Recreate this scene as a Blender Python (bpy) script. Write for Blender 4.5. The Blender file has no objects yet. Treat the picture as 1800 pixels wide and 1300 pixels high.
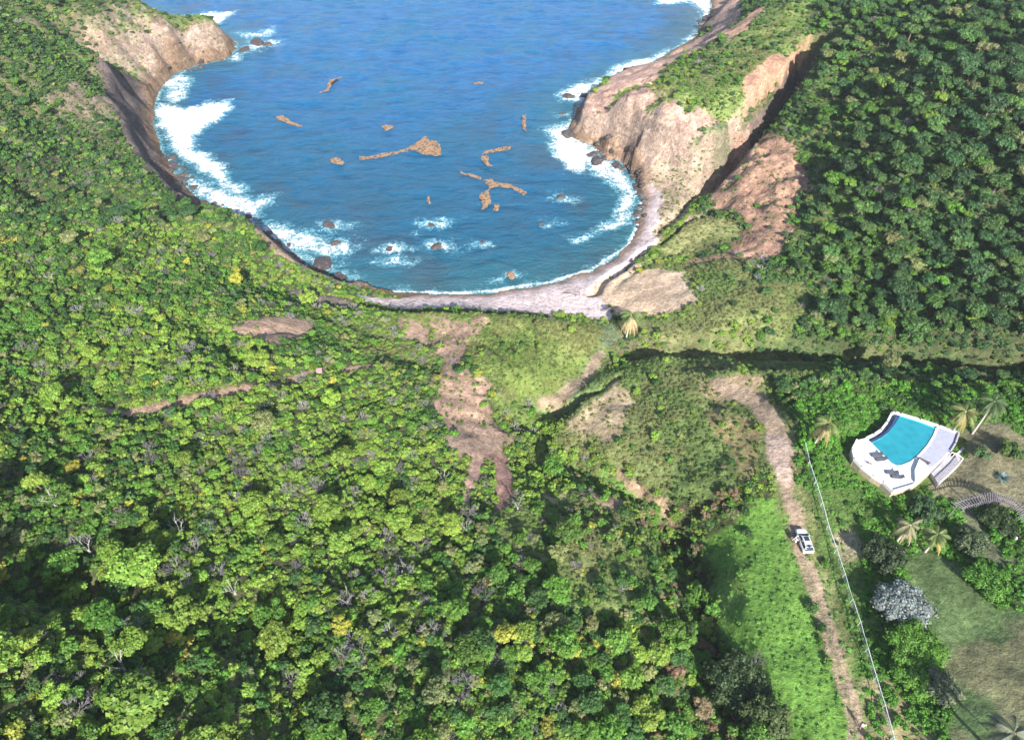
import bpy, bmesh, math, random
import numpy as np
from mathutils import Vector, Matrix
R = math.radians
random.seed(7); RNG = np.random.default_rng(11)
scene = bpy.context.scene
col = scene.collection

# ------------------------------------------------------------------ camera
CAM_H, PITCH, FPX = 118.0, 46.0, 1200.0
cam_d = bpy.data.cameras.new('camera'); cam = bpy.data.objects.new('camera', cam_d); col.objects.link(cam)
cam.location = (0, 0, CAM_H); cam.rotation_euler = (R(90 - PITCH), 0, 0)
cam_d.sensor_width = 36; cam_d.lens = 36 * FPX / 1800; cam_d.clip_start = 1; cam_d.clip_end = 20000
scene.camera = cam
# ------------------------------------------------------------------ light
SUN_EL, SUN_AZ = 34.0, (0.26, -0.966)       # direction on the ground towards the sun
w = bpy.data.worlds.new('World'); scene.world = w; w.use_nodes = True
nt = w.node_tree; nt.nodes.clear()
sky = nt.nodes.new('ShaderNodeTexSky'); sky.sky_type = 'NISHITA'; sky.sun_disc = False
sky.sun_elevation = R(SUN_EL); sky.sun_rotation = math.atan2(SUN_AZ[0], SUN_AZ[1]); sky.altitude = 50
sky.air_density = 1.0; sky.dust_density = 1.2; sky.ozone_density = 1.3
bg = nt.nodes.new('ShaderNodeBackground'); bg.inputs[1].default_value = 0.10
out = nt.nodes.new('ShaderNodeOutputWorld'); nt.links.new(sky.outputs[0], bg.inputs[0]); nt.links.new(bg.outputs[0], out.inputs[0])
sl = bpy.data.lights.new('sun', 'SUN'); sl.energy = 5.0; sl.angle = R(0.6); sl.color = (1, 0.95, 0.86)
so = bpy.data.objects.new('sun', sl); col.objects.link(so)
sd = Vector((SUN_AZ[0] * math.cos(R(SUN_EL)), SUN_AZ[1] * math.cos(R(SUN_EL)), math.sin(R(SUN_EL))))
so.rotation_euler = sd.to_track_quat('Z', 'Y').to_euler(); so.location = (60, -80, 160)
scene.view_settings.view_transform = 'Standard'; scene.view_settings.look = 'None'
scene.view_settings.gamma = 1; scene.view_settings.exposure = 1.38
scene.render.engine = 'CYCLES'
scene.cycles.max_bounces = 5; scene.cycles.diffuse_bounces = 2; scene.cycles.transparent_max_bounces = 6

# ------------------------------------------------------------------ picture <-> place
CP, SP = math.cos(R(PITCH)), math.sin(R(PITCH))
def ray(px, py):
    u = (np.asarray(px, float) - 900) / FPX; v = (np.asarray(py, float) - 650) / FPX
    return u, CP - v * SP, -(SP + v * CP)
def at_z(px, py, z):
    dx, dy, dz = ray(px, py); t = (np.asarray(z, float) - CAM_H) / dz
    return dx * t, dy * t
def project(X, Y, Z):
    Z = Z - CAM_H
    d = Y * CP - Z * SP; d = np.maximum(d, 1)
    up = Y * SP + Z * CP
    return 900 + FPX * X / d, 650 - FPX * up / d, d

# ------------------------------------------------------------------ noise
def vnoise(x, y, seed=0):
    xi = np.floor(x).astype(np.int64); yi = np.floor(y).astype(np.int64)
    fx = x - xi; fy = y - yi; fx = fx * fx * (3 - 2 * fx); fy = fy * fy * (3 - 2 * fy)
    def h(a, b):
        n = (a * 374761393 + b * 668265263 + seed * 974634777) & 0xffffffff
        n = ((n ^ (n >> 13)) * 1274126177) & 0xffffffff
        return ((n ^ (n >> 16)) & 0xffff) / 65535.0
    return (h(xi, yi) * (1 - fx) + h(xi + 1, yi) * fx) * (1 - fy) + (h(xi, yi + 1) * (1 - fx) + h(xi + 1, yi + 1) * fx) * fy
def fbm(x, y, scale, octv=4, seed=0, ridged=False):
    s = 0; a = 1; tot = 0; x = x / scale; y = y / scale
    for k in range(octv):
        n = vnoise(x + 17.3 * k, y - 9.1 * k, seed + k)
        if ridged: n = 1 - abs(2 * n - 1)
        s = s + a * n; tot += a; a *= 0.5; x = x * 2.03; y = y * 2.03
    return s / tot

# ------------------------------------------------------------------ relief control
SHORE = [(415,76),(410,92),(395,104),(345,114),(305,128),(286,150),(272,180),(268,215),(285,268),(312,312),(345,348),(385,385),(425,415),(468,432),(500,452),(545,484),
 (600,506),(680,514),(760,518),(860,515),(960,500),(1040,478),(1085,450),(1110,425),(1122,395),(1130,350),(1120,312),(1095,285),(1050,262),(1010,244),(1000,228),(1012,196),(1038,166),(1080,146),
 (1130,118),(1180,90),(1225,64),(1244,30),(1252,0),(1262,-30),(1290,-60)]
BACK = [(-500,-75),(-200,-45),(0,-28),(120,-5),(200,18),(280,40),(335,55),(380,66)]   # hidden coast behind the headland
LINES = [
 # sea coast and bed
 [(x, y, 0) for x, y in BACK] , [(x, y, 0) for x, y in SHORE],
 [(330,150,-1.5),(310,200,-1.5),(330,270,-1.5),(380,340,-1.5),(450,395,-1.5),(560,455,-1.2),(680,488,-1.0),(860,490,-1.0),(1010,455,-1.2),(1080,400,-1.4),(1085,340,-1.4),(1020,285,-1.5),(960,220,-2)],
 [(600,380,-3),(800,400,-3.5),(950,360,-3)], [(450,250,-5),(700,260,-7),(900,150,-9)], [(500,120,-10),(800,40,-14),(1100,20,-10)], [(400,-20,-14),(800,-60,-18),(1180,-60,-14)],
 # left headland crest
 [(408,74,2.5),(392,66,6),(350,48,10.5),(310,36,13.5),(270,24,16),(240,10,20),(150,-25,32),(0,-60,42),(-300,-100,55)],
 [(400,90,3),(380,96,3),(330,102,4),(290,112,5)], [(370,80,7),(330,70,10),(260,80,12),(190,60,20)],[(250,110,8),(200,110,12)],
 [(30,40,34),(100,72,25),(170,100,16),(225,125,9),(262,155,3)],       # dark gully behind
 [(0,60,41),(60,90,34),(130,120,25),(190,140,17),(235,175,8)],
 [(0,130,38),(100,160,29),(180,195,19),(230,220,10),(255,240,3)], [(0,220,34),(100,240,25),(200,260,14),(250,275,7),(280,300,2.5)],
 [(0,310,32),(100,320,24),(200,325,16),(270,335,9),(310,350,4),(345,375,2.5)],
 [(0,378,30),(120,380,24),(220,385,17),(320,392,10),(380,405,4)],
 [(-50,405,39),(100,400,33),(200,396,28),(280,400,23),(340,415,19),(400,425,15),(440,440,11),(500,470,8),(570,500,6),(600,512,3)],
 [(0,500,39),(150,480,34),(300,470,27),(400,480,20),(470,500,14),(560,518,9),(620,530,6),(680,545,5.5)],
 # beach and the bank behind it
 [(640,518,1.0),(760,524,1.1),(860,522,1.2),(960,508,1.2),(1030,490,1.2)],
 [(640,528,2),(740,541,2.6),(850,542,2.8),(950,548,3),(1010,553,3.3),(1060,560,3.6)],
 [(625,545,7),(700,556,8),(770,556,8),(850,556,7.6),(930,562,7.4),(1000,570,7),(1050,588,6.4)],
 [(1050,500,3.4),(1060,535,3.8),(1072,560,3.8)],
 [(1100,470,3),(1135,435,2.6),(1148,395,2.2),(1155,350,2.2),(1148,318,2.2),(1125,290,2.4),(1080,268,2.2)],
 # stream
 [(1075,575,3.6),(1080,600,3.8),(1058,622,4.2),(1020,660,5),(985,690,5.6),(950,708,6.2),(960,750,7),(985,785,8),(1030,812,8.8),(1090,838,10),(1130,865,11),(1180,915,12),(1205,950,12.8),(1250,1010,14)],
 # knoll between
 [(800,600,11),(900,610,11.5),(980,620,9.5),(1030,620,7.2)], [(720,640,15),(850,650,14),(930,660,12),(985,665,8)], [(780,700,17),(850,720,16),(900,715,12)],
 [(820,800,19),(880,780,16),(930,800,12)], [(860,880,20),(950,880,17),(1050,880,14),(1120,890,13)],
 # left hill
 [(0,580,40),(200,570,36),(400,560,27),(560,560,17),(650,580,13)],
 [(0,690,42),(120,705,38.5),(230,722,36),(320,705,34),(420,685,31.5),(520,665,28),(600,655,24.5),(700,640,18)],
 [(0,850,45),(250,850,40),(500,820,32),(700,780,23)], [(0,1050,46),(250,1050,41),(500,1030,35),(750,1000,27),(950,1000,23),(1080,1000,21),(1180,1010,15.5)],
 [(0,1300,48),(300,1300,43),(600,1300,36),(850,1300,31),(1050,1300,26),(1200,1300,18.5)], [(-400,1300,60),(-500,900,58),(-600,500,60),(-600,200,60)],
 [(0,1600,50),(600,1600,38),(1100,1600,22),(1500,1600,26),(2000,1600,32)],
 # right promontory
 [(1025,200,5),(1045,180,7),(1090,160,9),(1140,130,10),(1190,105,10),(1235,75,9),(1262,40,8),(1270,0,8)],
 [(1060,235,7),(1110,250,8),(1160,290,6)], [(1100,190,14),(1160,150,18),(1220,120,21),(1280,90,22),(1330,40,24),(1380,-20,27)],
 [(1170,220,16),(1220,190,21),(1290,150,25),(1360,90,27),(1410,50,29)], [(1200,270,11),(1250,250,15),(1290,225,18),(1340,170,24),(1400,110,27)],
 [(1425,95,25),(1385,155,21),(1345,205,17.5),(1300,255,12),(1265,305,7.5),(1220,345,5),(1175,385,3.6)],
 # right hill
 [(1450,90,29),(1410,160,26),(1370,215,21),(1320,270,15),(1270,330,10),(1215,385,6)],
 [(1500,-60,34),(1500,80,32),(1490,200,27.5),(1460,280,22),(1400,350,17),(1330,400,12.5),(1250,430,8),(1180,455,5.5)],
 [(1650,-60,46),(1650,100,41),(1620,220,35),(1560,330,27),(1480,420,19),(1400,450,15),(1300,490,12),(1200,510,8),(1120,520,6)],
 [(1850,-60,54),(1850,150,46),(1800,300,37),(1700,420,27),(1600,480,21.5),(1500,510,17.5),(1350,550,14),(1250,560,11),(1150,560,7)],
 [(2300,0,64),(2300,400,48),(2200,700,38),(2200,1100,36)],
 [(1120,606,7),(1300,600,10.5),(1450,598,13.5),(1600,590,17),(1800,570,23)],
 [(1115,622,5),(1200,628,6),(1300,632,7.5),(1420,636,9.8),(1550,640,12),(1680,650,15),(1850,660,19)],
 [(1120,636,8.2),(1200,642,10),(1300,650,12.2),(1420,655,15),(1550,662,17.2),(1680,672,19.8),(1850,680,23)],
 # south bank of the stream, track, garden
 [(1060,650,9),(1020,690,9),(1000,730,10),(1060,790,12),(1130,820,14),(1200,880,16),(1260,940,17)],
 [(1100,700,12),(1180,720,13.5),(1260,690,14.5),(1330,700,16.5)], [(1150,790,14.5),(1230,790,16),(1300,790,18),(1340,740,18)],
 [(1370,780,19),(1385,850,20),(1400,900,20.5),(1420,1000,21.5),(1450,1080,22.3),(1480,1180,23.2),(1510,1290,24)],
 [(1290,900,18.5),(1290,1000,19),(1300,1130,20),(1350,1290,22)],
 [(1450,720,20.3),(1440,850,21),(1520,1000,22.5),(1560,1150,23.8),(1620,1290,25)],
 [(1480,750,21.5),(1560,700,21.5),(1700,700,23),(1800,730,24.5)],[(1500,840,21.3),(1600,890,22),(1700,860,23),(1800,880,24.5)],[(1650,1000,23.5),(1700,1150,25),(1800,1100,26),(1780,1290,27)],
]
def densify(line, step=7.0, maxn=14):
    pts = []
    for i, (px, py, z) in enumerate(line):
        X, Y = at_z(px, py, z); p = np.array([X, Y, z], float)
        if i:
            q = pts[-1]; n = int(min(maxn, max(1, np.hypot(*(p[:2] - q[:2])) // step)))
            for k in range(1, n): pts.append(q + (p - q) * k / n)
        pts.append(p)
    return pts
CTRL = np.array([p for l in LINES for p in densify(l)])
keep = []
seen = set()
for i, p in enumerate(CTRL):
    k = (round(p[0] / 2.0), round(p[1] / 2.0))
    if k not in seen: seen.add(k); keep.append(i)
CTRL = CTRL[keep]
def phi(d2): return np.sqrt(d2 + 9.0)
n = len(CTRL)
D2 = ((CTRL[:, None, :2] - CTRL[None, :, :2]) ** 2).sum(-1)
A = np.zeros((n + 3, n + 3)); A[:n, :n] = -phi(D2) + np.eye(n) * 0.5
A[:n, n] = 1; A[:n, n+1:n+3] = CTRL[:, :2] / 100; A[n, :n] = 1; A[n+1:n+3, :n] = CTRL[:, :2].T / 100
WTS = np.linalg.solve(A, np.concatenate([CTRL[:, 2], [0, 0, 0]]))
NU, NV = 760, 620
Ys = -50 + 560 * ((np.linspace(0, 1, NV) * 0.55 + np.linspace(0, 1, NV) ** 2 * 0.45))
U = np.linspace(-1, 1, NU)
HALF = 115 + 0.80 * (Ys + 0)
GX = U[None, :] * HALF[:, None]; GY = np.repeat(Ys[:, None], NU, 1)
def rbf(X, Y):
    o = np.empty(X.size); xf = X.ravel(); yf = Y.ravel(); c32 = CTRL.astype(np.float32)
    for s in range(0, xf.size, 40000):
        x = xf[s:s+40000].astype(np.float32); y = yf[s:s+40000].astype(np.float32)
        d = np.sqrt((x[:, None] - c32[None, :, 0]) ** 2 + (y[:, None] - c32[None, :, 1]) ** 2 + 9.0)
        o[s:s+40000] = -(d @ WTS[:n].astype(np.float32)) + WTS[n] + WTS[n+1] * x / 100 + WTS[n+2] * y / 100
    return o.reshape(X.shape)
GZ = rbf(GX, GY)

def seg_dist(X, Y, line):
    d = np.full(X.shape, 1e9)
    for (ax, ay), (bx, by) in zip(line[:-1], line[1:]):
        vx, vy = bx - ax, by - ay; L = vx * vx + vy * vy + 1e-9
        t = np.clip(((X - ax) * vx + (Y - ay) * vy) / L, 0, 1)
        d = np.minimum(d, (X - ax - t * vx) ** 2 + (Y - ay - t * vy) ** 2)
    return np.sqrt(d)
def inside(X, Y, poly):
    r = np.zeros(X.shape, bool); m = len(poly)
    for i in range(m):
        x1, y1 = poly[i]; x2, y2 = poly[(i + 1) % m]
        if y1 == y2: continue
        c = ((y1 > Y) != (y2 > Y)) & (X < (x2 - x1) * (Y - y1) / (y2 - y1) + x1)
        r ^= c
    return r
def sdist(X, Y, poly):
    d = seg_dist(X, Y, list(poly) + [poly[0]]); return np.where(inside(X, Y, poly), d, -d)

coastW = [tuple(float(c) for c in at_z(x, y, 0)) for x, y in BACK + SHORE]
seaW = coastW + [(coastW[-1][0] + 60, coastW[-1][1] + 60), (900, 1200), (-1200, 1200), (-1200, coastW[0][1])]
WX = (fbm(GX, GY, 6, 3, 5) - .5) * 3.0; WY = (fbm(GX, GY, 6, 3, 25) - .5) * 3.0
WX2 = (fbm(GX, GY, 1.6, 2, 305) - .5) * 1.6; WY2 = (fbm(GX, GY, 1.6, 2, 325) - .5) * 1.6
SD = sdist(GX + WX * .8, GY + WY * .8, seaW)          # positive in the sea
# broad and fine relief
land = np.clip((GZ - 1.5) / 6, 0, 1)
GZ = GZ + land * (fbm(GX, GY, 26, 4, 3) - .5) * 6.0 + land * (fbm(GX, GY, 5, 3, 8) - .5) * 1.1
rh = np.clip((GX - 62) / 25, 0, 1) * np.clip((GY - 108) / 18, 0, 1); GZ = GZ + rh * ((1 - fbm(GX + .5 * GY, GY * .6, 30, 3, 201, True)) * -11 + 3.5)
lh = np.clip((-GX - 55) / 20, 0, 1) * np.clip((GY - 128) / 12, 0, 1); GZ = GZ + lh * land * ((fbm(GX * .5, GY + .3 * GX, 14, 3, 211, True) - .5) * 7)
GZ = np.where(SD > 0, np.minimum(GZ, -0.25 - np.minimum(SD, 40) * 0.12), np.maximum(GZ, 0.12 + np.minimum(-SD, 8) * 0.09))

def grid_interp(F, X, Y):
    X = np.asarray(X, float); Y = np.asarray(Y, float)
    v = np.interp(Y, Ys, np.arange(NV)); hf = 115 + 0.80 * Y
    u = (X / np.maximum(hf, 1) + 1) * .5 * (NU - 1)
    u = np.clip(u, 0, NU - 1.001); v = np.clip(v, 0, NV - 1.001)
    a = u.astype(int); b = v.astype(int); fu = u - a; fv = v - b
    return (F[b, a] * (1 - fu) + F[b, a+1] * fu) * (1 - fv) + (F[b+1, a] * (1 - fu) + F[b+1, a+1] * fu) * fv
def hz(X, Y): return grid_interp(GZ, X, Y)
def hit(px, py):
    """where a sight line through the photograph meets the land or the sea"""
    px = np.atleast_1d(np.asarray(px, float)); py = np.atleast_1d(np.asarray(py, float))
    dx, dy, dz = ray(px, py); t = np.full(px.shape, 40.0); done = np.zeros(px.shape, bool)
    tmax = np.where(dz < 0, (-CAM_H) / np.minimum(dz, -1e-3), 2000)
    for k in range(1200):
        z = CAM_H + dz * t; h = np.maximum(hz(dx * t, dy * t), 0)
        done |= (z <= h) | (t >= tmax)
        if done.all(): break
        t = np.where(done, t, t + np.maximum(0.25, (z - h) * 0.3))
    t = np.minimum(t, tmax)
    return dx * t, dy * t
def P(pts):
    a = np.array(pts, float); X, Y = hit(a[:, 0], a[:, 1]); return [(float(x), float(y)) for x, y in zip(X, Y)]
def carve(pts, depth, width, power=1.5):
    global GZ
    d = seg_dist(GX + WX, GY + WY, P(pts)); GZ = GZ - depth * np.clip(1 - d / width, 0, 1) ** power
# narrow ravines
carve([(60,55),(110,78),(170,102),(215,120),(250,150)], 4, 6)
carve([(1430,85),(1400,130),(1355,190),(1310,245),(1275,290),(1240,330)], 5.5, 5, .8)
carve([(1240,330),(1200,365),(1160,410)], 1.5, 3)
carve([(1300,345),(1220,380),(1150,430)], 1.2, 2.0); carve([(1350,330),(1280,352),(1200,395)], 1.2, 2.0)
carve([(880,735),(930,712),(985,725)], 2.5, 4, .8); carve([(985,730),(1040,690),(1090,660)], 1.2, 2)
carve([(930,760),(975,800),(1040,840),(1100,860)], 1.5, 4)
carve([(1120,870),(1180,930),(1210,975)], 2.2, 4)
carve([(1165,905),(1200,950)], 2, 3); carve([(1190,930),(1215,985),(1240,1080),(1270,1180)], 4.0, 6, 1.0)
carve([(420,1080),(500,1120),(520,1200),(560,1300)], 3.5, 6, 1.0); carve([(0,1010),(90,1060),(150,1040)], 3, 5, 1.0); carve([(620,690),(600,760),(650,850)], 2.5, 5, 1.0); carve([(330,560),(450,640),(560,690)], 2.0, 5, 1.0)
for ln in ([(860,575),(890,600),(930,640)], [(900,570),(930,590),(945,630)], [(930,560),(965,600),(970,640)], [(845,600),(880,620),(905,650)], [(975,580),(1000,610),(990,640)]):
    carve(ln, 1.1, .75, .5)
carve([(130,690),(230,722),(320,705),(420,683),(520,663),(610,650)], 1.0, 2.4, .5)
carve([(1380,395),(1420,300),(1400,270)], 1.0, 6); carve([(440,588),(490,580),(540,588)], 1.0, 3)
carve([(1080,505),(1120,470),(1200,440)], .9, 1.6)
def bank(pts, h, w_in):
    """a step along a line that runs across the view: the near side stands up by h at its edge"""
    global GZ
    L_ = sorted(P(pts)); lx = [p[0] for p in L_]; ly = [p[1] for p in L_]
    e = np.interp(GX, lx, ly) + WY * .5; t = e - GY; ends = np.clip(np.minimum(GX - lx[0], lx[-1] - GX) / 5, 0, 1)
    GZ = GZ + h * ends * np.clip(t / .4 + .5, 0, 1) * np.clip(1 - t / w_in, 0, 1)
bank([(610,532),(640,548),(700,557),(770,558),(850,559),(930,565),(1000,573),(1050,590)], 1.8, 12)
bank([(1110,636),(1160,635),(1300,640),(1420,645),(1550,650),(1700,660),(1850,670)], 2.2, 16)
bank([(1190,655),(1300,656),(1420,661),(1550,668)], 1.8, 10)
bank([(320,404),(200,396),(100,392),(-60,388)], 5.0, 18)
bank([(890,715),(930,722),(975,735)], 2.4, 6); bank([(905,765),(940,775),(985,800)], 2.6, 6)
carve([(1432,95),(1425,105),(1395,145),(1350,195),(1310,245),(1275,290),(1250,318)], 7, 4.2, .35)
carve([(1108,618),(1200,622),(1300,627),(1450,631),(1600,637),(1850,655)], 4.0, 3.2, .35)
carve([(1045,512),(1085,475),(1125,447)], 2.0, 1.5, .4); carve([(1125,442),(1180,440)], 1.0, .8, .5)
carve([(1300,352),(1220,384),(1160,425),(1128,444)], 1.2, 1.0, .5); carve([(1250,330),(1200,368),(1160,402)], 1.2, 1.0, .5)
carve([(985,728),(1010,715),(1040,690)], 1.8, 1.3, .5)
def coast_cliff(pts, h, start, w_):
    """raises the land behind a stretch of shore so that it breaks off in a cliff"""
    global GZ
    d = seg_dist(GX + WX * .7, GY + WY * .7, [tuple(float(c) for c in at_z(x, y, 0)) for x, y in pts])
    GZ = GZ + (SD < -.5) * h * np.clip((d - start) / 1.6, 0, 1) * np.clip(1 - (d - start) / w_, 0, 1); return d
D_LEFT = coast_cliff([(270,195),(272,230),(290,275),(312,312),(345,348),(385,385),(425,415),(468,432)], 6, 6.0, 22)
D_LOW = coast_cliff([(480,440),(500,452),(545,484),(600,506)], 4, 3.5, 14)
coast_cliff([(1100,287),(1050,262),(1010,244),(1000,228),(1012,196),(1038,166),(1080,146)], 5, 3, 20)
coast_cliff([(412,80),(395,104),(345,114),(305,128)], 2, 2.5, 20)
# eroded rock relief
ROCKREL = [[(1012,196),(1045,165),(1150,130),(1220,170),(1300,230),(1260,300),(1180,320),(1120,290),(1050,260),(1000,235)],
 [(1250,320),(1300,255),(1400,270),(1430,330),(1390,400),(1300,380)], [(160,50),(250,25),(330,35),(412,72),(400,105),(290,120),(270,165),(200,130)],
 [(180,140),(280,180),(270,240),(230,215)], [(430,440),(500,470),(580,500),(590,520),(450,500)], [(230,200),(275,230),(360,360),(420,415),(300,380)]]
for q in ROCKREL:
    m = np.clip(sdist(GX, GY, P(q)) / 5 + .6, 0, 1) * (SD < -1.5)
    GZ = GZ + m * ((fbm(GX, GY, 7, 4, 31, True) - .6) * 4.0)
for q in ([(765,560),(850,555),(865,575),(820,605),(810,640),(862,680),(868,740),(905,775),(893,800),(905,840),(890,900),(860,925),(815,890),(795,785),(758,710),(778,640)], [(1248,330),(1300,255),(1400,268),(1432,325),(1395,360),(1400,400),(1335,490),(1300,455),(1290,370)], ROCKREL[0], ROCKREL[2]):
    m = np.clip(sdist(GX, GY, P(q)) / 2 + .5, 0, 1); GZ = GZ + m * ((fbm(GX * 1.8 + .4 * GY, GY * .7, 2.6, 3, 231, True) - .6) * 1.5)
GZ = np.where(SD > 0, np.minimum(GZ, -0.25), np.maximum(GZ, 0.12))
# the terrace stands on levelled ground, the track is even
DECK_Z = 23.3
deckW = [tuple(float(c) for c in at_z(x, y, DECK_Z)) for x, y in [(1568,725),(1560,741),(1549,754.7),(1537,762.7),(1524,769),(1505,773),(1496,791),(1500,808),(1513,821),(1533,837),(1551,848),(1568,865),(1608,853),(1619,844),(1636,831),(1649,852),(1689,811),(1669,800),(1686.7,760),(1650.7,748),(1582.7,726.7)]]
m = np.clip(sdist(GX, GY, deckW) / 4 + 1, 0, 1)
GZ = GZ * (1 - m) + (DECK_Z - 1.9 + 0.05 * (GX - deckW[0][0])) * m
near_deck = np.clip(1 - np.maximum(-sdist(GX, GY, deckW) - 1.0, 0) / 7, 0, 1); GZ = GZ * (1 - near_deck) + np.maximum(GZ, DECK_Z - 1.35) * near_deck
GZ = np.minimum(GZ, np.where(sdist(GX, GY, deckW) > -.6, DECK_Z - .9, 1e6))

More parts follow.
